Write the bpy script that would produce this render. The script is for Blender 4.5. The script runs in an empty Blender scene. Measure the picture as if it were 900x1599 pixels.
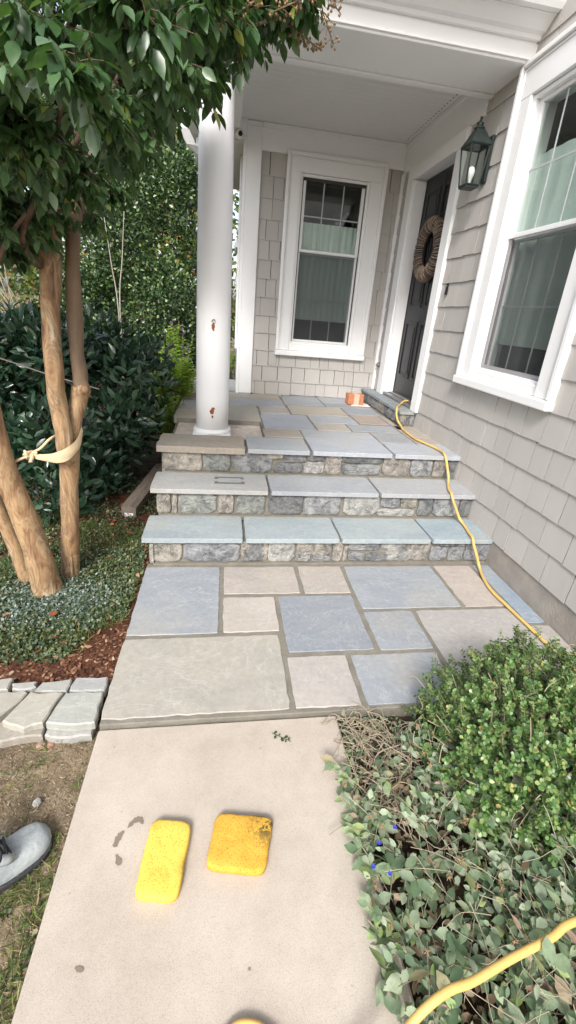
import bpy, math, random
import numpy as np
from mathutils import Vector, Matrix, noise
R = math.radians
S = bpy.context.scene
COL = S.collection
random.seed(7)

# ------------------------------------------------------------------ camera
RES_H = 1599.0
FPX, PX, PY = 685.45, 456.25, 761.27
CAM = Vector((0.4043, -2.1118, 1.3154))
RIGHT = Vector((0.98680946, -0.13991925, 0.08142297))
UP = Vector((-0.02296683, 0.37687522, 0.92597926))
FWD = Vector((0.16024862, 0.91563512, -0.36869053))
cd = bpy.data.cameras.new('camera')
cam = bpy.data.objects.new('camera', cd)
COL.objects.link(cam)
m = Matrix((RIGHT, UP, -FWD)).transposed().to_4x4()
m.translation = CAM
cam.matrix_world = m
cd.sensor_fit = 'VERTICAL'
cd.sensor_height = 24
cd.lens = FPX / RES_H * 24
cd.shift_x = -(PX - 450) / RES_H
cd.shift_y = (PY - 799.5) / RES_H
cd.clip_start = 0.02
cd.clip_end = 600
S.camera = cam

# ------------------------------------------------------------------ light
SUN_EL, SUN_AZ = R(42), R(-110)          # the direction the light comes from (azimuth in the x-y plane)
W = bpy.data.worlds.new('World')
S.world = W
W.use_nodes = True
nt = W.node_tree
nt.nodes.clear()
sky = nt.nodes.new('ShaderNodeTexSky')
sky.sky_type = 'NISHITA'
sky.sun_disc = False
sky.sun_elevation = SUN_EL
sky.sun_rotation = math.pi / 2 - SUN_AZ
sky.air_density = 1.0
sky.dust_density = 3.0
sky.ozone_density = 1.0
hs = nt.nodes.new('ShaderNodeHueSaturation')
hs.inputs['Saturation'].default_value = 0.55
bg = nt.nodes.new('ShaderNodeBackground')
bg.inputs['Strength'].default_value = 0.15
wo = nt.nodes.new('ShaderNodeOutputWorld')
nt.links.new(sky.outputs[0], hs.inputs['Color'])
nt.links.new(hs.outputs[0], bg.inputs['Color'])
nt.links.new(bg.outputs[0], wo.inputs['Surface'])
sd = bpy.data.lights.new('sun', 'SUN')
sd.energy = 1.7
sd.angle = R(14)
sd.color = (1.0, 0.975, 0.945)
sun = bpy.data.objects.new('sun', sd)
COL.objects.link(sun)
sdir = Vector((math.cos(SUN_EL) * math.cos(SUN_AZ), math.cos(SUN_EL) * math.sin(SUN_AZ), math.sin(SUN_EL)))
sun.rotation_euler = sdir.to_track_quat('Z', 'Y').to_euler()
sun.location = (0, 0, 12)
S.view_settings.view_transform = 'Standard'
S.view_settings.look = 'None'
S.view_settings.exposure = 1.0
S.view_settings.gamma = 1
S.view_settings.use_curve_mapping = False
S.cycles.max_bounces = 8
S.cycles.transparent_max_bounces = 12


# ------------------------------------------------------------------ materials
def ramp(nt, fac, stops):
    n = nt.nodes.new('ShaderNodeValToRGB')
    els = n.color_ramp.elements
    while len(els) < len(stops):
        els.new(0.5)
    for e, (p, c) in zip(els, stops):
        e.position = p
        e.color = (c[0], c[1], c[2], 1)
    nt.links.new(fac, n.inputs['Fac'])
    return n.outputs['Color']


def noise_tex(nt, co, scale, detail=6, rough=0.6, dist=0.0):
    n = nt.nodes.new('ShaderNodeTexNoise')
    n.inputs['Scale'].default_value = scale
    n.inputs['Detail'].default_value = detail
    n.inputs['Roughness'].default_value = rough
    n.inputs['Distortion'].default_value = dist
    nt.links.new(co, n.inputs['Vector'])
    return n.outputs['Fac']


def mix(nt, fac, a, b, mode='MIX'):
    n = nt.nodes.new('ShaderNodeMix')
    n.data_type = 'RGBA'
    n.blend_type = mode
    for sock, v in ((n.inputs[0], fac), (n.inputs[6], a), (n.inputs[7], b)):
        if isinstance(v, (int, float)):
            sock.default_value = v
        elif isinstance(v, tuple):
            sock.default_value = (v[0], v[1], v[2], 1)
        else:
            nt.links.new(v, sock)
    return n.outputs[2]


def mapping(nt, co, scale=(1, 1, 1), rot=(0, 0, 0)):
    n = nt.nodes.new('ShaderNodeMapping')
    n.inputs['Scale'].default_value = scale
    n.inputs['Rotation'].default_value = rot
    nt.links.new(co, n.inputs['Vector'])
    return n.outputs[0]


def math_node(nt, op, a, b=0.0, clamp=False):
    n = nt.nodes.new('ShaderNodeMath')
    n.operation = op
    n.use_clamp = clamp
    for i, v in enumerate((a, b)):
        if isinstance(v, (int, float)):
            n.inputs[i].default_value = v
        else:
            nt.links.new(v, n.inputs[i])
    return n.outputs[0]


def new_mat(name):
    mt = bpy.data.materials.new(name)
    mt.use_nodes = True
    nt = mt.node_tree
    bs = nt.nodes['Principled BSDF']
    geo = nt.nodes.new('ShaderNodeNewGeometry')
    return mt, nt, bs, geo.outputs['Position']


def bump(nt, bs, h, dist, strength=1.0):
    b = nt.nodes.new('ShaderNodeBump')
    b.inputs['Distance'].default_value = dist
    b.inputs['Strength'].default_value = strength
    nt.links.new(h, b.inputs['Height'])
    nt.links.new(b.outputs[0], bs.inputs['Normal'])


def simple(name, col, var=0.12, scale=8, rough=0.6, bd=0.0, bscale=60, spec=0.4, stretch=(1, 1, 1), rnd=0.0, metal=0.0):
    mt, nt, bs, co = new_mat(name)
    mp = mapping(nt, co, stretch)
    f = noise_tex(nt, mp, scale)
    c = ramp(nt, f, [(0.25, tuple(v * (1 - var) for v in col)), (0.75, tuple(min(1, v * (1 + var)) for v in col))])
    if rnd:
        oi = nt.nodes.new('ShaderNodeObjectInfo')
        v = math_node(nt, 'MULTIPLY', oi.outputs['Random'], rnd * 2)
        v = math_node(nt, 'ADD', v, 1 - rnd)
        cmb = nt.nodes.new('ShaderNodeCombineColor')
        for i in range(3):
            nt.links.new(v, cmb.inputs[i])
        c = mix(nt, 1.0, c, cmb.outputs[0], 'MULTIPLY')
    nt.links.new(c, bs.inputs['Base Color'])
    bs.inputs['Roughness'].default_value = rough
    bs.inputs['Specular IOR Level'].default_value = spec
    bs.inputs['Metallic'].default_value = metal
    if bd:
        bump(nt, bs, noise_tex(nt, mp, bscale, 8), bd)
    return mt


def flagstone_mat():
    # bluestone: the object's own colour, broad cloudy shifts, pale veins and cleft layering
    mt, nt, bs, co = new_mat('bluestone')
    oi = nt.nodes.new('ShaderNodeObjectInfo')
    sh = nt.nodes.new('ShaderNodeVectorMath')
    sh.operation = 'MULTIPLY_ADD'
    cmb = nt.nodes.new('ShaderNodeCombineXYZ')
    for i in range(3):
        nt.links.new(oi.outputs['Random'], cmb.inputs[i])
    nt.links.new(cmb.outputs[0], sh.inputs[0])
    sh.inputs[1].default_value = (37, 61, 13)
    nt.links.new(co, sh.inputs[2])
    p = sh.outputs[0]
    n1 = noise_tex(nt, mapping(nt, p, (1, 2.2, 1)), 2.6, 5, 0.6, 0.8)
    n2 = noise_tex(nt, p, 45, 8, 0.7)
    n3 = noise_tex(nt, mapping(nt, p, (1, 1.6, 1), (0, 0, 0.5)), 3.2, 6, 0.62, 1.6)
    base = mix(nt, math_node(nt, 'MULTIPLY', n1, 0.9), mix(nt, 1.0, oi.outputs['Color'], (1.28, 1.24, 1.17), 'MULTIPLY'),
               mix(nt, 1.0, oi.outputs['Color'], (0.70, 0.735, 0.79), 'MULTIPLY'))
    vein = ramp(nt, n3, [(0.485, (0, 0, 0)), (0.5, (1, 1, 1)), (0.512, (0, 0, 0))])
    base = mix(nt, math_node(nt, 'MULTIPLY', vein, 0.22), base, (0.62, 0.62, 0.60))
    warm = ramp(nt, noise_tex(nt, p, 2.6, 5, 0.55, 0.8), [(0.5, (0, 0, 0)), (0.68, (1, 1, 1))])
    base = mix(nt, math_node(nt, 'MULTIPLY', warm, 0.42), base, (0.40, 0.37, 0.31))
    speck = ramp(nt, n2, [(0.3, (0.86, 0.86, 0.86)), (0.7, (1.08, 1.08, 1.08))])
    base = mix(nt, 1.0, base, speck, 'MULTIPLY')
    nt.links.new(base, bs.inputs['Base Color'])
    bs.inputs['Roughness'].default_value = 0.62
    bs.inputs['Specular IOR Level'].default_value = 0.35
    terr = ramp(nt, n3, [(0.40, (0, 0, 0)), (0.415, (0.5, 0.5, 0.5)), (0.5, (0.55, 0.55, 0.55)), (0.51, (1, 1, 1))])
    h = math_node(nt, 'ADD', math_node(nt, 'MULTIPLY', terr, 0.5), math_node(nt, 'MULTIPLY', n2, 0.35))
    bump(nt, bs, h, 0.0016, 0.8)
    return mt


def rubble_mat():
    mt, nt, bs, co = new_mat('rubble_stone')
    oi = nt.nodes.new('ShaderNodeObjectInfo')
    n1 = noise_tex(nt, co, 17, 10, 0.78, 0.5)
    n2 = noise_tex(nt, co, 90, 6, 0.7)
    dark = mix(nt, 1.0, oi.outputs['Color'], (0.42, 0.44, 0.46), 'MULTIPLY')
    light = mix(nt, 1.0, oi.outputs['Color'], (1.45, 1.43, 1.38), 'MULTIPLY')
    c = mix(nt, ramp(nt, n1, [(0.38, (0, 0, 0)), (0.5, (0.6, 0.6, 0.6)), (0.6, (1, 1, 1))]), dark, light)
    c = mix(nt, 1.0, c, ramp(nt, n2, [(0.3, (0.7, 0.7, 0.7)), (0.7, (1.2, 1.2, 1.2))]), 'MULTIPLY')
    nt.links.new(c, bs.inputs['Base Color'])
    bs.inputs['Roughness'].default_value = 0.85
    bump(nt, bs, math_node(nt, 'ADD', n1, math_node(nt, 'MULTIPLY', n2, 0.4)), 0.009, 0.9)
    return mt


def concrete_mat():
    mt, nt, bs, co = new_mat('walk_concrete')
    n1 = noise_tex(nt, co, 1.6, 6, 0.6)
    n2 = noise_tex(nt, co, 430, 3, 0.9)
    n3 = noise_tex(nt, co, 9, 6, 0.7)
    c = ramp(nt, n1, [(0.3, (0.41, 0.357, 0.302)), (0.7, (0.50, 0.442, 0.378))])
    c = mix(nt, 1.0, c, ramp(nt, n2, [(0.30, (0.60, 0.57, 0.54)), (0.46, (0.98, 0.98, 0.98)), (0.75, (1.16, 1.16, 1.16))]), 'MULTIPLY')
    c = mix(nt, 1.0, c, ramp(nt, n3, [(0.3, (0.90, 0.885, 0.87)), (0.62, (1.04, 1.04, 1.04))]), 'MULTIPLY')
    vo = nt.nodes.new('ShaderNodeTexVoronoi')
    vo.inputs['Scale'].default_value = 14
    nt.links.new(co, vo.inputs['Vector'])
    sp = ramp(nt, vo.outputs['Distance'], [(0.035, (0.55, 0.42, 0.32)), (0.06, (1, 1, 1))])
    c = mix(nt, 1.0, c, sp, 'MULTIPLY')
    nt.links.new(c, bs.inputs['Base Color'])
    bs.inputs['Roughness'].default_value = 0.85
    bump(nt, bs, n2, 0.0007, 0.6)
    return mt


def soil_mat(name, c0, c1, c2, sc=18, bd=0.02):
    mt, nt, bs, co = new_mat(name)
    n1 = noise_tex(nt, co, sc, 8, 0.72)
    n2 = noise_tex(nt, co, 3.2, 4, 0.6)
    n3 = noise_tex(nt, co, 120, 4, 0.7)
    c = ramp(nt, n1, [(0.3, c0), (0.52, c1), (0.72, c2)])
    c = mix(nt, 1.0, c, ramp(nt, n2, [(0.3, (0.75, 0.75, 0.75)), (0.7, (1.2, 1.18, 1.15))]), 'MULTIPLY')
    c = mix(nt, 1.0, c, ramp(nt, n3, [(0.3, (0.6, 0.6, 0.6)), (0.7, (1.3, 1.3, 1.3))]), 'MULTIPLY')
    nt.links.new(c, bs.inputs['Base Color'])
    bs.inputs['Roughness'].default_value = 0.95
    bs.inputs['Specular IOR Level'].default_value = 0.15
    bump(nt, bs, math_node(nt, 'ADD', n1, math_node(nt, 'MULTIPLY', n3, 0.5)), bd, 0.9)
    return mt


def leaf_mat(name, stops, rough=0.45, spec=0.5, trans=0.25):
    # each leaf takes its own tint: a face attribute on joined foliage, the object's random on single leaves
    mt, nt, bs, co = new_mat(name)
    at = nt.nodes.new('ShaderNodeAttribute')
    at.attribute_name = 'tint'
    oi = nt.nodes.new('ShaderNodeObjectInfo')
    f = math_node(nt, 'FRACT', math_node(nt, 'ADD', at.outputs['Fac'], oi.outputs['Random']))
    c = ramp(nt, f, stops)
    c = mix(nt, 1.0, c, ramp(nt, noise_tex(nt, co, 70, 3, 0.6), [(0.3, (0.82, 0.82, 0.82)), (0.7, (1.15, 1.15, 1.15))]), 'MULTIPLY')
    nt.links.new(c, bs.inputs['Base Color'])
    bs.inputs['Roughness'].default_value = rough
    bs.inputs['Specular IOR Level'].default_value = spec
    tr = nt.nodes.new('ShaderNodeBsdfTranslucent')
    nt.links.new(mix(nt, 1.0, c, (1.3, 1.5, 0.5), 'MULTIPLY'), tr.inputs['Color'])
    ms = nt.nodes.new('ShaderNodeMixShader')
    ms.inputs[0].default_value = trans
    nt.links.new(bs.outputs[0], ms.inputs[1])
    nt.links.new(tr.outputs[0], ms.inputs[2])
    nt.links.new(ms.outputs[0], nt.nodes['Material Output'].inputs['Surface'])
    return mt


def bark_mat():
    mt, nt, bs, co = new_mat('crape_myrtle_bark')
    n1 = noise_tex(nt, mapping(nt, co, (1, 1, 0.22)), 34, 6, 0.6, 0.6)
    n2 = noise_tex(nt, mapping(nt, co, (1, 1, 0.38)), 13, 5, 0.62, 1.4)
    c = ramp(nt, n2, [(0.30, (0.11, 0.06, 0.035)), (0.40, (0.28, 0.16, 0.08)), (0.50, (0.40, 0.27, 0.145)), (0.56, (0.24, 0.15, 0.085)), (0.62, (0.42, 0.31, 0.19)), (0.70, (0.50, 0.43, 0.33))])
    c = mix(nt, 1.0, c, ramp(nt, n1, [(0.3, (0.66, 0.6, 0.56)), (0.55, (1, 1, 1)), (0.75, (1.2, 1.2, 1.2))]), 'MULTIPLY')
    nt.links.new(c, bs.inputs['Base Color'])
    bs.inputs['Roughness'].default_value = 0.7
    bump(nt, bs, math_node(nt, 'ADD', n1, n2), 0.006, 0.8)
    return mt


def glass_mat():
    mt, nt, bs, co = new_mat('window_glass')
    nt.nodes.remove(bs)
    t = nt.nodes.new('ShaderNodeBsdfTransparent')
    t.inputs['Color'].default_value = (0.90, 0.945, 0.925, 1)
    g = nt.nodes.new('ShaderNodeBsdfGlossy')
    g.inputs['Roughness'].default_value = 0.03
    fr = nt.nodes.new('ShaderNodeLayerWeight')
    fr.inputs['Blend'].default_value = 0.5
    fac = math_node(nt, 'ADD', math_node(nt, 'MULTIPLY', math_node(nt, 'POWER', fr.outputs['Facing'], 4.0), 0.7), 0.05)
    ms = nt.nodes.new('ShaderNodeMixShader')
    nt.links.new(fac, ms.inputs[0])
    nt.links.new(t.outputs[0], ms.inputs[1])
    nt.links.new(g.outputs[0], ms.inputs[2])
    nt.links.new(ms.outputs[0], nt.nodes['Material Output'].inputs['Surface'])
    return mt


def screen_mat():
    mt, nt, bs, co = new_mat('insect_screen')
    t = nt.nodes.new('ShaderNodeBsdfTransparent')
    bs.inputs['Base Color'].default_value = (0.06, 0.065, 0.07, 1)
    bs.inputs['Roughness'].default_value = 0.8
    ms = nt.nodes.new('ShaderNodeMixShader')
    ms.inputs[0].default_value = 0.30
    nt.links.new(t.outputs[0], ms.inputs[1])
    nt.links.new(bs.outputs[0], ms.inputs[2])
    nt.links.new(ms.outputs[0], nt.nodes['Material Output'].inputs['Surface'])
    return mt


def sponge_mat(name, col, dirt, band):
    mt, nt, bs, co = new_mat(name)
    vo = nt.nodes.new('ShaderNodeTexVoronoi')
    vo.inputs['Scale'].default_value = 190
    nt.links.new(co, vo.inputs['Vector'])
    hole = ramp(nt, vo.outputs['Distance'], [(0.12, (0.45, 0.36, 0.22)), (0.3, (1, 1, 1))])
    c = mix(nt, 1.0, col, hole, 'MULTIPLY')
    c = mix(nt, 1.0, c, ramp(nt, noise_tex(nt, co, 22, 4), [(0.3, (0.9, 0.85, 0.75)), (0.6, (1.03, 1.03, 1.03))]), 'MULTIPLY')
    geo = nt.nodes.new('ShaderNodeNewGeometry')
    dd = nt.nodes.new('ShaderNodeVectorMath')
    dd.operation = 'DISTANCE'
    nt.links.new(co, dd.inputs[0])
    dd.inputs[1].default_value = dirt
    near = math_node(nt, 'SUBTRACT', 1.0, math_node(nt, 'MULTIPLY', dd.outputs['Value'], band), True)
    dn = ramp(nt, noise_tex(nt, co, 48, 6, 0.7), [(0.44, (0, 0, 0)), (0.52, (1, 1, 1))])
    c = mix(nt, math_node(nt, 'MULTIPLY', math_node(nt, 'MULTIPLY', near, dn), 1.3, True), c, (0.10, 0.075, 0.03))
    nt.links.new(c, bs.inputs['Base Color'])
    bs.inputs['Roughness'].default_value = 0.9
    bs.inputs['Specular IOR Level'].default_value = 0.15
    bump(nt, bs, vo.outputs['Distance'], 0.0012, 0.5)
    return mt


def boot_mat():
    mt, nt, bs, co = new_mat('dusty_boot_leather')
    n1 = noise_tex(nt, co, 26, 6, 0.65, 0.5)
    n2 = noise_tex(nt, co, 160, 4, 0.7)
    c = ramp(nt, n1, [(0.3, (0.22, 0.26, 0.275)), (0.48, (0.34, 0.37, 0.375)), (0.7, (0.44, 0.46, 0.45))])
    c = mix(nt, 1.0, c, ramp(nt, n2, [(0.3, (0.85, 0.85, 0.85)), (0.7, (1.1, 1.1, 1.1))]), 'MULTIPLY')
    nt.links.new(c, bs.inputs['Base Color'])
    bs.inputs['Roughness'].default_value = 0.8
    bump(nt, bs, n1, 0.004, 0.6)
    return mt


M = {}
M['bluestone'] = flagstone_mat()
M['rubble'] = rubble_mat()
M['mortar'] = simple('fresh_mortar', (0.20, 0.185, 0.152), 0.25, 12, 0.9, 0.004, 120)
M['concrete'] = concrete_mat()
M['foundation'] = simple('foundation_concrete', (0.33, 0.30, 0.265), 0.22, 7, 0.9, 0.004, 70)
M['pale_concrete'] = simple('chipped_pale_concrete', (0.60, 0.53, 0.46), 0.25, 16, 0.9, 0.01, 60)
M['soil'] = soil_mat('garden_soil', (0.035, 0.025, 0.018), (0.075, 0.055, 0.04), (0.12, 0.09, 0.065))
M['mulch'] = soil_mat('red_brown_mulch_soil', (0.07, 0.030, 0.018), (0.16, 0.068, 0.040), (0.26, 0.13, 0.08), 24, 0.03)
M['lawn'] = soil_mat('worn_lawn_soil', (0.11, 0.09, 0.06), (0.24, 0.185, 0.12), (0.36, 0.30, 0.22), 14, 0.015)
M['shingle'] = simple('painted_shingle', (0.445, 0.425, 0.40), 0.06, 5, 0.65, 0.0012, 60, 0.3, (1, 1, 0.12), 0.045)
M['white'] = simple('white_trim_paint', (0.84, 0.84, 0.84), 0.02, 3, 0.42, 0.0006, 40, 0.45)
M['column'] = simple('column_paint', (0.86, 0.86, 0.87), 0.015, 2, 0.38, 0.0004, 30, 0.45)
M['ceiling'] = simple('ceiling_paint', (0.72, 0.715, 0.70), 0.03, 4, 0.5, 0.0005, 50)
M['screen_frame'] = simple('grey_screen_frame', (0.30, 0.29, 0.30), 0.05, 6, 0.5)
M['glass'] = glass_mat()
M['screen'] = screen_mat()
M['curtain'] = simple('sheer_curtain_cloth', (0.70, 0.745, 0.715), 0.06, 10, 0.9, 0.001, 200)
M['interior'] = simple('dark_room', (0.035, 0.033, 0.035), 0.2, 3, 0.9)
M['felt'] = simple('dark_felt_behind_shingles', (0.06, 0.055, 0.05), 0.1, 8, 0.9)
M['grid_bar'] = simple('dulled_white_grid_bar', (0.42, 0.45, 0.45), 0.04, 8, 0.5)
M['door'] = simple('black_door_paint', (0.010, 0.011, 0.014), 0.15, 6, 0.42, 0.0006, 50, 0.5)
M['threshold'] = simple('worn_threshold_metal', (0.25, 0.25, 0.25), 0.2, 9, 0.4, 0, 30, 0.5, metal=0.5)
M['lantern'] = simple('green_black_lantern_metal', (0.028, 0.040, 0.037), 0.4, 25, 0.45, 0.0005, 90, 0.5, metal=0.4)
M['bulb'] = simple('white_bulb', (0.75, 0.73, 0.72), 0.03, 5, 0.25)
M['wicker'] = simple('brown_twig', (0.20, 0.14, 0.10), 0.35, 40, 0.75, 0.001, 200, rnd=0.3)
M['wicker_light'] = simple('pale_twig', (0.36, 0.28, 0.21), 0.3, 40, 0.75, 0.001, 200)
M['black'] = simple('black_plastic', (0.015, 0.015, 0.017), 0.1, 5, 0.35)
M['white_plastic'] = simple('white_plastic', (0.75, 0.75, 0.74), 0.03, 5, 0.35)
M['rust'] = simple('rusty_patch', (0.28, 0.09, 0.035), 0.5, 90, 0.85, 0.002, 150)
M['brick'] = simple('orange_brick', (0.42, 0.17, 0.085), 0.2, 30, 0.85, 0.002, 120, rnd=0.12)
M['tape'] = simple('clear_tape', (0.62, 0.42, 0.33), 0.08, 9, 0.25)
M['hose'] = simple('yellow_hose_rubber', (0.65, 0.43, 0.135), 0.24, 7, 0.45, 0.0006, 90, 0.4)
M['sponge_a'] = sponge_mat('yellow_sponge', (0.74, 0.52, 0.10), (0.352, -1.43, -0.01), 26)
M['sponge_b'] = sponge_mat('soiled_yellow_sponge', (0.63, 0.37, 0.06), (0.555, -1.345, 0.01), 14)
M['stain'] = simple('wet_stain', (0.22, 0.17, 0.125), 0.15, 30, 0.55)
M['graphite'] = simple('dark_adhesive', (0.13, 0.14, 0.15), 0.2, 60, 0.8)
M['boot'] = boot_mat()
M['boot_sole'] = simple('dark_rubber_sole', (0.035, 0.035, 0.038), 0.3, 40, 0.75, 0.002, 100)
M['lace'] = simple('dark_bootlace', (0.03, 0.03, 0.035), 0.3, 80, 0.85)
M['eyelet'] = simple('steel_eyelet', (0.5, 0.48, 0.44), 0.1, 30, 0.3, metal=0.9)
M['bark'] = bark_mat()
M['bark_grey'] = simple('grey_brown_bark', (0.19, 0.13, 0.085), 0.4, 16, 0.8, 0.004, 50, stretch=(1, 1, 0.3))
M['bark_dark'] = simple('brown_branch_bark', (0.12, 0.075, 0.05), 0.4, 30, 0.85, 0.004, 60)
M['twig'] = simple('pale_dry_stem', (0.36, 0.30, 0.215), 0.25, 30, 0.85)
M['strap'] = simple('cream_cotton_strap', (0.68, 0.52, 0.33), 0.1, 30, 0.85, 0.001, 250)
M['cord'] = simple('grey_guy_cord', (0.35, 0.32, 0.28), 0.1, 30, 0.85)
M['timber'] = simple('weathered_timber', (0.19, 0.155, 0.125), 0.35, 14, 0.85, 0.004, 40, stretch=(4, 0.5, 4))
M['paper'] = simple('white_paper', (0.75, 0.72, 0.70), 0.05, 9, 0.8)
M['roofing'] = simple('grey_roof_shingle', (0.12, 0.115, 0.11), 0.3, 25, 0.9, 0.004, 80)
M['edging'] = M['bluestone']
M['crape_leaf'] = leaf_mat('crape_myrtle_leaf', [(0.0, (0.030, 0.074, 0.024)), (0.5, (0.062, 0.128, 0.044)), (0.88, (0.12, 0.20, 0.10)), (0.965, (0.11, 0.19, 0.06)), (1.0, (0.34, 0.34, 0.06))], 0.34, 0.6, 0.26)
M['laurel_leaf'] = leaf_mat('laurel_leaf', [(0.0, (0.014, 0.040, 0.024)), (0.55, (0.034, 0.080, 0.044)), (0.85, (0.06, 0.12, 0.07)), (1.0, (0.12, 0.20, 0.12))], 0.22, 0.8, 0.12)
M['holly_leaf'] = leaf_mat('holly_leaf', [(0.0, (0.014, 0.034, 0.012)), (0.6, (0.04, 0.085, 0.026)), (0.82, (0.11, 0.19, 0.06)), (1.0, (0.34, 0.44, 0.2))], 0.33, 0.6, 0.15)  # dark majority and few bright tints put shade and sunlit specks into the colour
M['far_leaf'] = leaf_mat('far_tree_leaf', [(0.0, (0.05, 0.09, 0.02)), (0.6, (0.10, 0.17, 0.04)), (0.85, (0.20, 0.24, 0.06)), (1.0, (0.40, 0.20, 0.07))], 0.5, 0.4, 0.3)
M['perennial_leaf'] = leaf_mat('perennial_leaf', [(0.0, (0.14, 0.26, 0.04)), (0.6, (0.30, 0.44, 0.07)), (1.0, (0.50, 0.54, 0.12))], 0.5, 0.4, 0.35)
M['purple'] = simple('purple_petal', (0.22, 0.09, 0.28), 0.3, 60, 0.8)
M['blue_petal'] = simple('blue_petal', (0.04, 0.06, 0.45), 0.1, 60, 0.6)
M['seed'] = simple('seed_capsule', (0.24, 0.16, 0.085), 0.35, 60, 0.75)
M['box_leaf'] = leaf_mat('boxwood_leaf', [(0.0, (0.035, 0.095, 0.025)), (0.5, (0.115, 0.215, 0.06)), (0.84, (0.25, 0.36, 0.14)), (0.975, (0.30, 0.33, 0.09)), (1.0, (0.50, 0.36, 0.16))], 0.36, 0.55, 0.2)
M['plumbago_leaf'] = leaf_mat('plumbago_leaf', [(0.0, (0.09, 0.15, 0.08)), (0.4, (0.21, 0.28, 0.17)), (0.78, (0.37, 0.43, 0.31)), (0.92, (0.25, 0.36, 0.12)), (1.0, (0.40, 0.26, 0.22))], 0.55, 0.4, 0.2)
M['dust_leaf'] = leaf_mat('dusty_creeper_leaf', [(0.0, (0.06, 0.09, 0.07)), (0.5, (0.16, 0.215, 0.18)), (1.0, (0.34, 0.39, 0.35))], 0.85, 0.1, 0.15)
M['creeper_leaf'] = leaf_mat('green_creeper_leaf', [(0.0, (0.03, 0.055, 0.025)), (0.4, (0.075, 0.12, 0.055)), (0.8, (0.16, 0.20, 0.11)), (0.93, (0.25, 0.25, 0.13)), (1.0, (0.34, 0.27, 0.17))], 0.5, 0.4, 0.2)
M['grass'] = leaf_mat('grass_blade', [(0.0, (0.05, 0.09, 0.025)), (0.6, (0.13, 0.19, 0.05)), (0.85, (0.22, 0.26, 0.08)), (1.0, (0.42, 0.34, 0.18))], 0.6, 0.3, 0.25)
M['chip'] = leaf_mat('mulch_chip', [(0.0, (0.06, 0.026, 0.017)), (0.6, (0.15, 0.07, 0.04)), (0.9, (0.26, 0.14, 0.085)), (1.0, (0.42, 0.30, 0.20))], 0.9, 0.2, 0.0)
M['litter'] = leaf_mat('lawn_litter', [(0.0, (0.09, 0.065, 0.04)), (0.5, (0.26, 0.19, 0.12)), (1.0, (0.48, 0.40, 0.29))], 0.9, 0.2, 0.0)
M['dead_leaf'] = leaf_mat('fallen_leaf_brown', [(0.0, (0.24, 0.07, 0.03)), (0.5, (0.40, 0.15, 0.07)), (1.0, (0.48, 0.30, 0.17))], 0.7, 0.3, 0.15)


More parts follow.
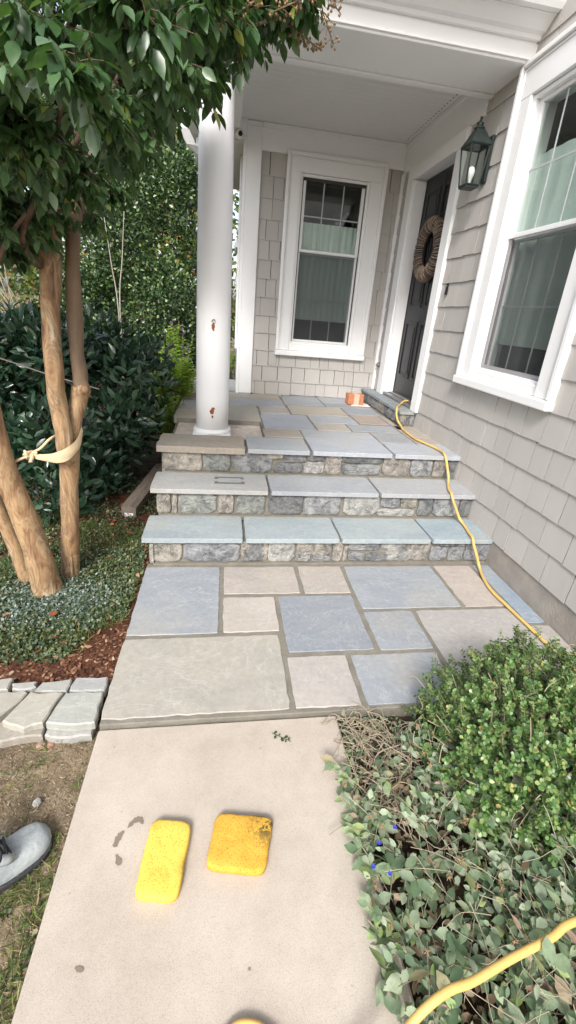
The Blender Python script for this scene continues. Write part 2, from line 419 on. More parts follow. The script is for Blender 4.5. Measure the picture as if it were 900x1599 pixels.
# ------------------------------------------------------------------ mesh helpers
class MB:
    def __init__(self):
        self.v, self.f, self.sm = [], [], []

    def add(self, vs, fs, smooth=False):
        o = len(self.v)
        self.v += [tuple(p) for p in vs]
        self.f += [tuple(i + o for i in f) for f in fs]
        self.sm += [smooth] * len(fs)
        return self

    def box(self, a, b):
        x0, x1 = sorted((a[0], b[0])); y0, y1 = sorted((a[1], b[1])); z0, z1 = sorted((a[2], b[2]))
        return self.add([(x0, y0, z0), (x1, y0, z0), (x1, y1, z0), (x0, y1, z0), (x0, y0, z1), (x1, y0, z1), (x1, y1, z1), (x0, y1, z1)],
                        [(0, 3, 2, 1), (4, 5, 6, 7), (0, 1, 5, 4), (1, 2, 6, 5), (2, 3, 7, 6), (3, 0, 4, 7)])

    def bbox(self, a, b, r=0.004):
        # box with chamfered edges
        lo = [min(a[i], b[i]) for i in range(3)]; hi = [max(a[i], b[i]) for i in range(3)]
        r = min([r] + [(hi[i] - lo[i]) * 0.45 for i in range(3)])
        vs, idx = [], {}
        for sx in (0, 1):
            for sy in (0, 1):
                for sz in (0, 1):
                    s = (sx, sy, sz)
                    for ax in range(3):
                        p = [hi[i] - r if s[i] else lo[i] + r for i in range(3)]
                        p[ax] = hi[ax] if s[ax] else lo[ax]
                        idx[(s, ax)] = len(vs)
                        vs.append(tuple(p))
        fs = []
        def cs(ax, side):
            o = [i for i in range(3) if i != ax]
            q = []
            for (u, w) in ((0, 0), (1, 0), (1, 1), (0, 1)):
                s = [0, 0, 0]; s[ax] = side; s[o[0]] = u; s[o[1]] = w
                q.append(tuple(s))
            return q
        for ax in range(3):
            for side in (0, 1):
                fs.append([idx[(s, ax)] for s in cs(ax, side)])
        for ax in range(3):
            o = [i for i in range(3) if i != ax]
            for u in (0, 1):
                for w in (0, 1):
                    s0 = [0, 0, 0]; s0[o[0]] = u; s0[o[1]] = w
                    s1 = list(s0); s1[ax] = 1
                    s0, s1 = tuple(s0), tuple(s1)
                    fs.append([idx[(s0, o[0])], idx[(s1, o[0])], idx[(s1, o[1])], idx[(s0, o[1])]])
        for sx in (0, 1):
            for sy in (0, 1):
                for sz in (0, 1):
                    fs.append([idx[((sx, sy, sz), a_)] for a_ in range(3)])
        c = Vector([(lo[i] + hi[i]) / 2 for i in range(3)])
        out = []
        for f in fs:
            p = [Vector(vs[i]) for i in f]
            n = (p[1] - p[0]).cross(p[2] - p[0])
            fc = sum(p, Vector()) / len(p)
            out.append(tuple(f) if n.dot(fc - c) > 0 else tuple(reversed(f)))
        return self.add(vs, out)

    def prism(self, poly, z0, z1, r=0.0):
        # poly counter-clockwise in x-y
        area = sum(poly[i][0] * poly[(i + 1) % len(poly)][1] - poly[(i + 1) % len(poly)][0] * poly[i][1] for i in range(len(poly)))
        if area < 0:
            poly = poly[::-1]
        n = len(poly)
        cx = sum(p[0] for p in poly) / n; cy = sum(p[1] for p in poly) / n
        def inset(p, d):
            v = Vector((cx - p[0], cy - p[1])); L = v.length
            return (p[0] + v.x / L * d, p[1] + v.y / L * d)
        if r:
            top = [inset(p, r) for p in poly]
            vs = [(p[0], p[1], z0) for p in poly] + [(p[0], p[1], z1 - r) for p in poly] + [(p[0], p[1], z1) for p in top]
            fs = [tuple(range(n - 1, -1, -1)), tuple(range(2 * n, 3 * n))]
            for k in (0, 1):
                fs += [(k * n + i, k * n + (i + 1) % n, (k + 1) * n + (i + 1) % n, (k + 1) * n + i) for i in range(n)]
        else:
            vs = [(p[0], p[1], z0) for p in poly] + [(p[0], p[1], z1) for p in poly]
            fs = [tuple(range(n - 1, -1, -1)), tuple(range(n, 2 * n))] + [(i, (i + 1) % n, n + (i + 1) % n, n + i) for i in range(n)]
        return self.add(vs, fs)

    def tube(self, pts, rad, n=8, caps=True, smooth=True, jit=0.0, seed=0):
        pts = [Vector(p) for p in pts]
        if isinstance(rad, (int, float)):
            rad = [rad] * len(pts)
        vs, fs = [], []
        t0 = (pts[1] - pts[0]).normalized()
        a = Vector((1, 0, 0)) if abs(t0.x) < 0.8 else Vector((0, 1, 0))
        u = t0.cross(a).normalized()
        for i, p in enumerate(pts):
            t = (pts[min(i + 1, len(pts) - 1)] - pts[max(i - 1, 0)]).normalized()
            u = (u - t * u.dot(t)).normalized()
            w = t.cross(u)
            for k in range(n):
                an = 2 * math.pi * k / n
                rr = rad[i]
                if jit:
                    rr *= 1 + jit * noise.noise(Vector((math.cos(an) * 1.3 + seed, math.sin(an) * 1.3, i * 0.28)))
                vs.append(p + (u * math.cos(an) + w * math.sin(an)) * rr)
        for i in range(len(pts) - 1):
            for k in range(n):
                k2 = (k + 1) % n
                fs.append((i * n + k, i * n + k2, (i + 1) * n + k2, (i + 1) * n + k))
        if caps:
            fs.append(tuple(range(n - 1, -1, -1)))
            fs.append(tuple((len(pts) - 1) * n + k for k in range(n)))
        return self.add(vs, fs, smooth)

    def lathe(self, prof, c, n=32, smooth=True, close=True):
        vs = [(c[0] + r * math.cos(2 * math.pi * k / n), c[1] + r * math.sin(2 * math.pi * k / n), c[2] + z) for r, z in prof for k in range(n)]
        fs = []
        for i in range(len(prof) - 1):
            for k in range(n):
                k2 = (k + 1) % n
                fs.append((i * n + k, i * n + k2, (i + 1) * n + k2, (i + 1) * n + k))
        if close:
            fs.append(tuple(range(n - 1, -1, -1)))
            fs.append(tuple((len(prof) - 1) * n + k for k in range(n)))
        return self.add(vs, fs, smooth)


def spline(pts, n=6):
    P = [Vector(p) for p in pts]
    P = [P[0] * 2 - P[1]] + P + [P[-1] * 2 - P[-2]]
    out = []
    for i in range(1, len(P) - 2):
        for k in range(n):
            t = k / n
            a, b, c, d = P[i - 1], P[i], P[i + 1], P[i + 2]
            out.append(0.5 * ((2 * b) + (c - a) * t + (2 * a - 5 * b + 4 * c - d) * t * t + (3 * b - a - 3 * c + d) * t ** 3))
    out.append(P[-2])
    return out


def lerp_list(vals, m):
    n = len(vals)
    out = []
    for i in range(m):
        t = i / (m - 1) * (n - 1)
        k = min(int(t), n - 2)
        out.append(vals[k] + (vals[k + 1] - vals[k]) * (t - k))
    return out


def wloc(o):
    v = Vector((0, 0, 0))
    while o is not None:
        v += o.location
        o = o.parent
    return v


def link(name, me, parent=None):
    o = bpy.data.objects.new(name, me)
    COL.objects.link(o)
    if parent is not None:
        o.parent = parent
    return o


def mesh_of(name, mb, mat):
    me = bpy.data.meshes.new(name)
    me.from_pydata(mb.v, [], mb.f)
    me.polygons.foreach_set('use_smooth', mb.sm)
    me.materials.append(mat)
    me.update()
    return me


def build(name, mb, mat, parent=None, color=None, kind=None, label=None):
    if parent is not None:
        off = wloc(parent)
        if off.length > 0:
            mb.v = [(p[0] - off.x, p[1] - off.y, p[2] - off.z) for p in mb.v]
    o = link(name, mesh_of(name, mb, mat if not isinstance(mat, str) else M[mat]), parent)
    if color:
        o.color = (color[0], color[1], color[2], 1)
    if kind:
        o['kind'] = kind
    if label:
        o['label'] = label
    return o


def thing(name, label, cat, loc=(0, 0, 0), group=None):
    o = bpy.data.objects.new(name, None)
    COL.objects.link(o)
    o.location = loc
    o.empty_display_size = 0.1
    o['label'] = label
    o['category'] = cat
    if group:
        o['group'] = group
    return o


def tag(o, label, cat, group=None, kind=None):
    o['label'] = label
    o['category'] = cat
    if group:
        o['group'] = group
    if kind:
        o['kind'] = kind
    return o


# ---- leaves
def leaf_template(kind):
    if kind == 'big':        # broad leaf, folded along the midrib, curved down: 14 triangles
        ys = [0, 0.18, 0.45, 0.72, 1.0]
        ws = [0.0, 0.30, 0.42, 0.30, 0.0]
        v = [(0, 0, 0)]
        for y, w in zip(ys[1:4], ws[1:4]):
            z = -0.22 * y * y
            v += [(-w * 0.62, y, z + 0.08 * w), (0, y, z - 0.03), (w * 0.62, y, z + 0.08 * w)]
        v.append((0, 1.0, -0.24))
        f = [(0, 2, 1), (0, 3, 2), (1, 2, 5, 4), (2, 3, 6, 5), (4, 5, 8, 7), (5, 6, 9, 8), (7, 8, 10), (8, 9, 10)]
    elif kind == 'long':     # narrow leathery leaf
        v = [(0, 0, 0), (-0.14, 0.35, 0.02), (0, 0.35, -0.03), (0.14, 0.35, 0.02), (-0.12, 0.7, -0.03), (0, 0.7, -0.08), (0.12, 0.7, -0.03), (0, 1, -0.14)]
        f = [(0, 2, 1), (0, 3, 2), (1, 2, 5, 4), (2, 3, 6, 5), (4, 5, 7), (5, 6, 7)]
    elif kind == 'blade':
        v = [(-0.03, 0, 0), (0.03, 0, 0), (0.024, 0.5, -0.06), (-0.024, 0.5, -0.06), (0, 1, -0.28)]
        f = [(0, 1, 2, 3), (3, 2, 4)]
    elif kind == 'small':
        v = [(0, 0, 0), (-0.27, 0.5, 0.06), (0, 0.5, -0.02), (0.27, 0.5, 0.06), (-0.16, 0.86, 0.0), (0.16, 0.86, 0.0)]
        f = [(0, 2, 1), (0, 3, 2), (1, 2, 5, 4), (2, 3, 5)]
    elif kind == 'oval':
        v = [(0, 0, 0), (-0.30, 0.3, 0.05), (0, 0.35, -0.03), (0.30, 0.3, 0.05), (-0.28, 0.65, 0.02), (0, 0.65, -0.06), (0.28, 0.65, 0.02), (0, 1, -0.10)]
        f = [(0, 2, 1), (0, 3, 2), (1, 2, 5, 4), (2, 3, 6, 5), (4, 5, 7), (5, 6, 7)]
    elif kind == 'chip':
        v = [(-0.25, 0, 0), (0.25, 0.05, 0), (0.2, 1, 0.02), (-0.18, 0.9, 0), (0, 0.5, 0.16)]
        f = [(0, 1, 4), (1, 2, 4), (2, 3, 4), (3, 0, 4)]
    return np.array(v, float), f


class Leaves:
    def __init__(self):
        self.p, self.d, self.n, self.s = [], [], [], []

    def add(self, p, d, n, s):
        self.p.append(tuple(p)); self.d.append(tuple(d)); self.n.append(tuple(n)); self.s.append(s)

    def build(self, parent, mat, kind, n_parts=0, part_name='leaf', stuff_name='foliage', wscale=1.0, seed=0, smooth=True, top=None):
        tv, tf = leaf_template(kind)
        tv = tv * np.array([wscale, 1, 1])
        P = np.array(self.p); D = np.array(self.d); N = np.array(self.n); s = np.array(self.s)
        D /= np.linalg.norm(D, axis=1)[:, None] + 1e-9
        X = np.cross(D, N); X /= np.linalg.norm(X, axis=1)[:, None] + 1e-9
        Z = np.cross(X, D)
        rs = np.random.RandomState(seed)
        c = np.array(CAM); dep = (P - c) @ np.array(FWD)
        r = (P - c) @ np.array(RIGHT); u = (P - c) @ np.array(UP)
        px = PX + FPX * r / np.maximum(dep, 0.05); py = PY - FPX * u / np.maximum(dep, 0.05)
        vis = (dep > 0.1) & (px > -20) & (px < 920) & (py > -20) & (py < 1620)
        score = np.where(vis, s / np.maximum(dep, 0.1), 0)
        order = np.argsort(-score)
        chosen = order[:n_parts] if n_parts else np.array([], int)
        chosen = chosen[score[chosen] > 0] if len(chosen) else chosen
        mask = np.ones(len(P), bool); mask[chosen] = False
        off = np.array(wloc(parent)) if parent is not None else np.zeros(3)
        out = None
        Pm, Dm, Xm, Zm, sm_ = P[mask] - off, D[mask], X[mask], Z[mask], s[mask]
        if len(Pm):
            V = (Pm[:, None, :] + sm_[:, None, None] * (tv[None, :, 0:1] * Xm[:, None, :] + tv[None, :, 1:2] * Dm[:, None, :] + tv[None, :, 2:3] * Zm[:, None, :])).reshape(-1, 3)
            k = len(tv)
            nl = len(Pm)
            loops, starts, totals = [], [], []
            base = np.arange(nl) * k
            fl = np.concatenate([np.array(f) for f in tf])
            ft = np.array([len(f) for f in tf])
            allL = (base[:, None] + fl[None, :]).reshape(-1)
            tot = np.tile(ft, nl)
            st = np.concatenate([[0], np.cumsum(tot)[:-1]])
            me = bpy.data.meshes.new(stuff_name)
            me.vertices.add(len(V)); me.vertices.foreach_set('co', V.reshape(-1))
            me.loops.add(len(allL)); me.loops.foreach_set('vertex_index', allL.astype(np.int32))
            me.polygons.add(len(tot)); me.polygons.foreach_set('loop_start', st.astype(np.int32)); me.polygons.foreach_set('loop_total', tot.astype(np.int32))
            me.polygons.foreach_set('use_smooth', np.full(len(tot), smooth))
            me.update(calc_edges=True)
            at = me.attributes.new('tint', 'FLOAT', 'FACE')
            at.data.foreach_set('value', np.repeat(rs.rand(nl), len(tf)).astype(np.float32))
            me.materials.append(mat)
            out = link(stuff_name, me, parent)
            if parent is not None:
                out['kind'] = 'stuff'
        if len(chosen):
            me = bpy.data.meshes.new(part_name)
            me.from_pydata([tuple(v) for v in tv], [], tf)
            me.polygons.foreach_set('use_smooth', [True] * len(tf))
            me.materials.append(mat)
            for i in chosen:
                o = bpy.data.objects.new(part_name, me)
                COL.objects.link(o)
                o.parent = parent
                mt = Matrix((Vector(X[i]), Vector(D[i]), Vector(Z[i]))).transposed().to_4x4() @ Matrix.Scale(float(s[i]), 4)
                mt.translation = Vector(P[i] - off)
                o.matrix_basis = mt
        return out


def rv(s=1.0):
    return Vector((random.gauss(0, s), random.gauss(0, s), random.gauss(0, s)))


def rdir():
    while 1:
        v = Vector((random.uniform(-1, 1), random.uniform(-1, 1), random.uniform(-1, 1)))
        if 0.01 < v.length < 1:
            return v.normalized()


# ------------------------------------------------------------------ key dimensions
XW = 2.017          # entrance wall
YB = 2.53           # back wall of the porch
Z1, Z2, Z3 = 0.164, 0.334, 0.504
ZD = 0.624
ZC = 2.80


# ------------------------------------------------------------------ ground
def grid_sheet(x0, x1, y0, y1, nx, ny, zf):
    mb = MB()
    vs = [(x0 + (x1 - x0) * i / nx, y0 + (y1 - y0) * j / ny, 0) for j in range(ny + 1) for i in range(nx + 1)]
    vs = [(x, y, zf(x, y)) for x, y, _ in vs]
    fs = [(j * (nx + 1) + i, j * (nx + 1) + i + 1, (j + 1) * (nx + 1) + i + 1, (j + 1) * (nx + 1) + i) for j in range(ny) for i in range(nx)]
    mb.add(vs, fs, True)
    return mb


gnd = MB()
gnd.add([(-250, -250, -0.16), (250, -250, -0.16), (250, 250, -0.16), (-250, 250, -0.16)], [(0, 1, 2, 3)])
build('ground', gnd, 'lawn', kind='structure')


def nz(x, y, s, a, o=0):
    return a * noise.noise(Vector((x * s + o, y * s, o)))


build('lawn_soil', grid_sheet(-2.6, 0.024, -3.2, -0.93, 130, 110, lambda x, y: -0.062 + nz(x, y, 6, 0.012) + nz(x, y, 28, 0.006, 3)), 'lawn', kind='structure')
build('tree_bed_soil', grid_sheet(-3.2, 0.03, -0.93, 1.0, 160, 100, lambda x, y: -0.035 + nz(x, y, 5, 0.014) + nz(x, y, 32, 0.012, 5) - (0.05 if y < -0.80 else 0)), 'mulch', kind='structure')
build('garden_soil', grid_sheet(-6, 0.03, 1.0, 9.0, 60, 80, lambda x, y: -0.04 + nz(x, y, 2, 0.03) + nz(x, y, 12, 0.015, 5)), 'soil', kind='structure')
build('shrub_bed_soil', grid_sheet(0.832, 2.0, -3.2, -0.975, 90, 150, lambda x, y: -0.045 + nz(x, y, 7, 0.016, 2) + nz(x, y, 34, 0.010, 8)), 'soil', kind='structure')
build('side_garden_soil', grid_sheet(0.03, 0.56, 3.4, 9.0, 20, 60, lambda x, y: 0.0 + nz(x, y, 4, 0.03)), 'soil', kind='structure')

# concrete walk
path = MB().bbox((0.022, -7.0, -0.15), (0.836, -0.99, -0.018), 0.006)
path = build('path', path, 'concrete', kind='structure')


def flat_blob(mb, pts, w, z, jit=0.35):
    # a thin ragged stroke lying on a surface
    P = spline(pts, 5)
    L, Rr = [], []
    for i, p in enumerate(P):
        t = (P[min(i + 1, len(P) - 1)] - P[max(i - 1, 0)]).normalized()
        nrm = Vector((-t.y, t.x, 0))
        ww = w * math.sin(math.pi * (0.08 + 0.84 * i / (len(P) - 1))) * (1 + random.uniform(-jit, jit))
        L.append((p.x + nrm.x * ww, p.y + nrm.y * ww, z)); Rr.append((p.x - nrm.x * ww, p.y - nrm.y * ww, z))
    n = len(P)
    mb.add(L + Rr, [(i, n + i, n + i + 1, i + 1) for i in range(n - 1)])


st = MB()
flat_blob(st, [(0.215, -1.300, 0), (0.205, -1.287, 0), (0.190, -1.290, 0), (0.176, -1.306, 0)], 0.009, -0.0165)
flat_blob(st, [(0.168, -1.313, 0), (0.158, -1.325, 0), (0.152, -1.345, 0), (0.150, -1.350, 0)], 0.008, -0.0165)
flat_blob(st, [(0.160, -1.368, 0), (0.170, -1.385, 0), (0.176, -1.392, 0)], 0.008, -0.0165)
flat_blob(st, [(0.12, -1.575, 0), (0.14, -1.582, 0)], 0.005, -0.0165)
build('water_stain', st, 'stain', path)


# ------------------------------------------------------------------ flagstones
def slab_poly(x0, x1, y0, y1, jit=0.0022, step=0.035, skew=None):
    c = skew or [(x0, y0), (x1, y0), (x1, y1), (x0, y1)]
    out = []
    for i in range(4):
        a, b = Vector(c[i]), Vector(c[(i + 1) % 4])
        n = max(3, int((b - a).length / step))
        for k in range(n):
            p = a.lerp(b, k / n)
            e = jit * (1.8 if random.random() < 0.12 else 1)
            if k == 0:
                q = (a.lerp(Vector(((x0 + x1) / 2, (y0 + y1) / 2)), 0.012))
                out.append((q.x, q.y))
            else:
                out.append((p.x + random.uniform(-e, e), p.y + random.uniform(-e, e)))
    return out


BLUE = (0.29, 0.313, 0.342); BLUE2 = (0.252, 0.274, 0.304); TAN = (0.385, 0.35, 0.32); GREY = (0.335, 0.33, 0.31)
TEAL = (0.30, 0.345, 0.365); GREYB = (0.335, 0.35, 0.375); SILVER = (0.375, 0.375, 0.37); BROWN = (0.33, 0.29, 0.24)


def flag(parent, x0, x1, y0, y1, zt, th, col, skew=None, label=None, name='flagstone', jit=0.0022, r=0.0022):
    k = random.uniform(0.96, 1.04)
    mb = MB().prism(slab_poly(x0, x1, y0, y1, jit, skew=skew), zt - th, zt, r)
    return build(name, mb, 'bluestone', parent, tuple(v * k for v in col), label=label)


pbase = MB().bbox((0.024, -0.985, -0.15), (XW + 0.02, 0.02, -0.0045), 0.003)
patio = build('patio', pbase, 'mortar', kind='structure')
for a in [(0.024, 0.408, -0.557, -0.026, BLUE), (0.431, 0.818, -0.274, -0.030, TAN), (0.840, 1.083, -0.278, -0.027, TAN),
          (1.105, 1.630, -0.411, -0.030, BLUE), (0.429, 0.678, -0.553, -0.304, (0.42, 0.385, 0.35)), (0.700, 1.077, -0.688, -0.302, BLUE2),
          (1.102, 1.346, -0.695, -0.436, BLUE), (0.022, 0.670, -0.967, -0.580, (0.355, 0.335, 0.295)), (0.690, 0.938, -0.968, -0.716, (0.38, 0.355, 0.335)),
          (0.960, 1.340, -0.972, -0.718, BLUE), (1.652, 1.880, -0.414, -0.030, (0.40, 0.355, 0.325)), (1.368, 1.885, -0.972, -0.436, (0.36, 0.345, 0.335)),
          (1.905, 2.004, -0.548, -0.024, (0.255, 0.31, 0.375)), (1.905, 2.006, -0.972, -0.570, (0.37, 0.35, 0.33))]:
    flag(patio, a[0], a[1], a[2], a[3], 0.0, 0.05, a[4])

# ------------------------------------------------------------------ front steps
steps = thing('front_steps', 'three bluestone steps with rubble stone risers leading up to the porch', 'steps', (1.0, 0.3, 0))
core = MB()
core.box((0.040, 0.022, -0.14), (XW - 0.002, 0.31, Z1 - 0.026))
core.box((0.048, 0.295, -0.14), (XW - 0.002, 0.58, Z2 - 0.026))
core.box((0.054, 0.568, -0.14), (XW - 0.002, 0.835, Z3 - 0.026))
core.box((0.054, 0.0, -0.13), (XW - 0.02, 0.024, 0.006))
core.box((0.06, 0.262, Z1 - 0.02), (XW - 0.02, 0.30, Z1 + 0.006))
core.box((0.06, 0.532, Z2 - 0.02), (XW - 0.02, 0.57, Z2 + 0.006))
build('mortar_core', core, 'mortar', steps)
for (xs, y0, y1, z, th, cols) in (
        ((0.0, 0.530, 0.544, 1.071, 1.083, 1.618, 1.630, 2.012), -0.012, 0.268, Z1, 0.026, (TEAL, TEAL, TEAL, (0.275, 0.335, 0.37))),
        ((0.008, 0.684, 0.698, 1.364, 1.378, 2.012), 0.258, 0.540, Z2, 0.026, (SILVER, GREYB, (0.35, 0.36, 0.38)))):
    for i in range(0, len(xs), 2):
        flag(steps, xs[i], xs[i + 1], y0, y1, z, th, cols[i // 2], name='tread', jit=0.001)
flag(steps, 0.010, 0.551, 0.530, 0.823, Z3, 0.038, BROWN, name='tread', jit=0.004, r=0.006, label='thick tan-brown rough tread slab')
flag(steps, 0.566, 0.966, 0.530, 0.825, Z3, 0.028, (0.35, 0.375, 0.41), name='tread', jit=0.001)
flag(steps, 0.984, 1.524, 0.530, 1.073, Z3, 0.028, (0.355, 0.38, 0.42), name='tread', jit=0.001)
flag(steps, 1.540, 2.012, 0.530, 0.800, Z3, 0.028, (0.35, 0.375, 0.41), name='tread', jit=0.001)
mk = MB()
for (a, b) in (((0.366, 0.436), (0.388, 0.474)), ((0.388, 0.456), (0.524, 0.474)), ((0.524, 0.440), (0.544, 0.474)),
               ((0.366, 0.360), (0.386, 0.398)), ((0.386, 0.360), (0.526, 0.382)), ((0.526, 0.360), (0.546, 0.400))):
    mk.box((a[0], a[1], Z2 - 0.002), (b[0], b[1], Z2 + 0.0012))
build('dark_mark', mk, 'graphite', steps)


def rubble(parent, y, zb, zt, px0, px1, x0, x1, rows, axis='x', name='riser_stone', fix=0.0):
    def X(u):
        return x0 + (x1 - x0) * (u - px0) / (px1 - px0)
    for (u0, u1, a, b, col) in rows:
        xa, xb = X(u0) + 0.0012, X(u1) - 0.0012
        za, zz = zb + (zt - zb) * a + 0.002, zb + (zt - zb) * b - 0.001
        n = 5
        c = [(xa, za), (xb, za), (xb, zz), (xa, zz)]
        pts = []
        for i in range(4):
            p, q = Vector(c[i]), Vector(c[(i + 1) % 4])
            for k in range(n):
                t = k / n
                s = p.lerp(q, t)
                if k == 0:
                    s = s.lerp(Vector(((xa + xb) / 2, (za + zz) / 2)), random.uniform(0.06, 0.2))
                jj = 0.0035
                pts.append((s.x + random.uniform(-jj, jj), s.y + random.uniform(-jj, jj)))
        m_ = len(pts)
        cx, cz = (xa + xb) / 2, (za + zz) / 2
        prot = random.uniform(0.004, 0.010)
        def P(u, w, d):
            return (u, y - d, w) if axis == 'x' else (fix - d, u, w)
        vs = [P(u, w, -0.012) for u, w in pts] + [P(u, w, prot * 0.5) for u, w in pts]
        vs += [P(cx + (u - cx) * 0.93, cz + (w - cz) * 0.86, prot + random.uniform(-0.0015, 0.0015)) for u, w in pts]
        vs += [P(cx + (u - cx) * 0.45, cz + (w - cz) * 0.42, prot + random.uniform(-0.002, 0.004)) for u, w in pts]
        vs.append(P(cx, cz, prot + 0.003))
        fs = []
        for k in range(3):
            fs += [(k * m_ + i, k * m_ + (i + 1) % m_, (k + 1) * m_ + (i + 1) % m_, (k + 1) * m_ + i) for i in range(m_)]
        fs += [(3 * m_ + i, 3 * m_ + (i + 1) % m_, 4 * m_) for i in range(m_)]
        mb = MB().add(vs, fs, False)
        kk = random.uniform(0.9, 1.1)
        build(name, mb, 'rubble', parent, tuple(v * kk for v in col))


rT = (0.275, 0.255, 0.225); rP = (0.27, 0.245, 0.222); rG = (0.225, 0.23, 0.235); rB = (0.21, 0.215, 0.228); rD = (0.15, 0.153, 0.157); rL = (0.275, 0.272, 0.262); rN = (0.20, 0.21, 0.198); rK = (0.245, 0.228, 0.205)
rubble(steps, 0.016, 0.006, Z1 - 0.027, 231, 762, 0.034, 2.014, [
    (231, 277, 0, 1, rT), (279, 360, 0, 1, rB), (361, 375, 0.3, 1, rK), (363, 397, 0, 1, rD), (392, 402, 0.1, 1, rT), (402, 443, 0, 1, rL), (445, 500, 0.28, 1, rK), (445, 468, 0, 0.5, rL),
    (470, 500, 0, 0.3, rG), (501, 517, 0, 1, rK), (518, 526, 0, 0.8, rT), (526, 576, 0.52, 1, rG), (527, 553, 0, 0.46, rG), (577, 618, 0.62, 1, rL), (555, 592, 0, 0.42, rD),
    (588, 632, 0, 0.66, rL), (628, 660, 0.05, 1, rK), (661, 690, 0, 0.75, rB), (675, 719, 0.76, 1, rD), (692, 719, 0.0, 0.74, rG), (720, 764, 0, 1, rB)])
rubble(steps, 0.288, Z1 + 0.006, Z2 - 0.027, 242, 745, 0.042, 2.014, [
    (242, 262, 0, 1, rT), (264, 271, 0, 1, rP), (273, 328, 0, 1, rN), (331, 355, 0, 1, rP), (358, 402, 0, 1, rN), (407, 461, 0, 1, rD), (463, 521, 0, 1, rG), (526, 584, 0, 1, rL),
    (586, 619, 0.42, 1, rG), (583, 646, 0, 0.38, rL), (620, 647, 0.42, 1, rT), (650, 676, 0, 1, rD), (677, 722, 0, 1, rG), (723, 743, 0, 1, rD)])
rubble(steps, 0.560, Z2 + 0.006, Z3 - 0.030, 252, 720, 0.048, 2.014, [
    (253, 308, 0, 1, rT), (310, 351, 0, 1, rN), (354, 414, 0, 1, rG), (404, 431, 0.72, 1, rT), (417, 462, 0, 0.52, rD), (431, 466, 0.56, 1, rD), (463, 496, 0, 0.62, rL), (468, 496, 0.66, 1, rD),
    (498, 524, 0, 1, rP), (524, 590, 0.62, 1, rD), (524, 588, 0, 0.58, rG), (591, 637, 0, 1, rK), (639, 676, 0, 1, rG), (677, 699, 0, 1, rK), (701, 718, 0, 1, rD)])
# left cheek stones of the steps
for (ya, yb, za, zb_, col) in ((0.0, 0.13, 0, 0.13, rT), (0.13, 0.29, 0, 0.13, rG), (0.29, 0.42, 0.0, 0.15, rK), (0.42, 0.56, 0.0, 0.15, rL), (0.29, 0.43, 0.16, 0.30, rT), (0.44, 0.57, 0.16, 0.30, rG),
                               (0.57, 0.83, 0.0, 0.22, rK), (0.57, 0.70, 0.23, 0.46, rT), (0.70, 0.83, 0.23, 0.46, rG)):
    rubble(steps, 0, za, zb_, 0, 1, ya, yb, [(0, 1, 0, 1, col)], 'y', 'cheek_stone', 0.046)

# ------------------------------------------------------------------ porch floor
pf = MB()
pf.box((0.06, 0.835, -0.14), (XW, 1.29, 0.463))
pf.box((0.698, 0.835, 0.4631), (XW - 0.001, 1.30, Z3 - 0.0045))
pf.box((0.06, 1.281, -0.139), (XW - 0.002, 3.4, Z3 - 0.0046))
porch = build('porch_floor', pf, 'mortar', kind='structure')
build('column_footing', MB().bbox((0.075, 0.828, 0.455), (0.70, 1.285, 0.4665), 0.004), 'pale_concrete', porch)
rub = MB()
for i in range(70):
    p = Vector((random.uniform(0.47, 0.68), random.uniform(0.86, 1.26), 0.466))
    rr = random.uniform(0.002, 0.007)
    rub.lathe([(rr, 0), (rr * 0.9, rr * 0.6), (rr * 0.3, rr)], p, 5, False)
build('mortar_crumbs', rub, 'pale_concrete', porch, kind='stuff')
for a in [(0.700, 0.975, 0.848, 1.062, (0.36, 0.32, 0.275)), (0.720, 1.112, 1.078, 1.588, (0.34, 0.365, 0.41)), (0.728, 0.985, 1.604, 1.866, TAN),
          (0.40, 0.980, 1.880, 2.225, GREYB), (0.40, 0.972, 2.240, 2.45, (0.38, 0.345, 0.29)), (0.40, 0.69, 2.465, 2.528, GREYB), (0.71, 1.01, 2.465, 2.528, (0.38, 0.345, 0.29)), (0.994, 1.381, 2.016, 2.45, BLUE), (1.026, 1.381, 2.465, 2.528, BLUE2),
          (1.004, 1.515, 1.622, 1.985, (0.39, 0.355, 0.30)), (1.132, 1.520, 1.335, 1.608, (0.34, 0.365, 0.41)), (1.132, 1.392, 1.088, 1.320, TAN),
          (1.398, 1.860, 2.230, 2.528, GREYB), (1.398, 1.860, 2.000, 2.218, (0.28, 0.30, 0.32)), (1.535, 1.848, 1.712, 1.984, (0.28, 0.30, 0.33)), (1.540, 1.800, 1.368, 1.696, (0.35, 0.29, 0.25)),
          (1.408, 1.800, 1.104, 1.322, BLUE), (1.538, 1.800, 0.815, 1.090, (0.28, 0.29, 0.305)), (1.818, 1.862, 1.220, 1.700, TAN), (1.818, 2.010, 1.195, 1.345, (0.35, 0.31, 0.27)),
          (1.818, 2.010, 0.985, 1.180, (0.36, 0.32, 0.28)), (1.818, 2.010, 0.816, 0.97, (0.34, 0.30, 0.27)), (0.037, 0.40, 1.290, 1.62, (0.37, 0.33, 0.27)), (0.412, 0.708, 1.290, 1.870, (0.38, 0.35, 0.30)),
          (0.037, 0.40, 1.635, 2.04, (0.33, 0.32, 0.31)), (0.037, 0.388, 2.055, 2.62, (0.36, 0.33, 0.28)), (0.037, 0.555, 2.635, 3.38, GREYB)]:
    th = 0.045 if a[0] < 0.05 or a[1] == 0.708 else 0.03
    y1 = 1.866 if a[1] == 0.708 else a[3]
    flag(porch, a[0], a[1], a[2] + 0.003, y1 - 0.003, Z3, th, a[4], jit=0.0022 if th == 0.03 else 0.004)
for i in range(6):
    for j in range(3):
        rubble(porch, 0, -0.1 + j * 0.19, 0.08 + j * 0.19, 0, 1, 1.30 + i * 0.35, 1.64 + i * 0.35, [(0, 1, 0, 1, random.choice((rT, rG, rK, rN)))], 'y', 'cheek_stone', 0.05)

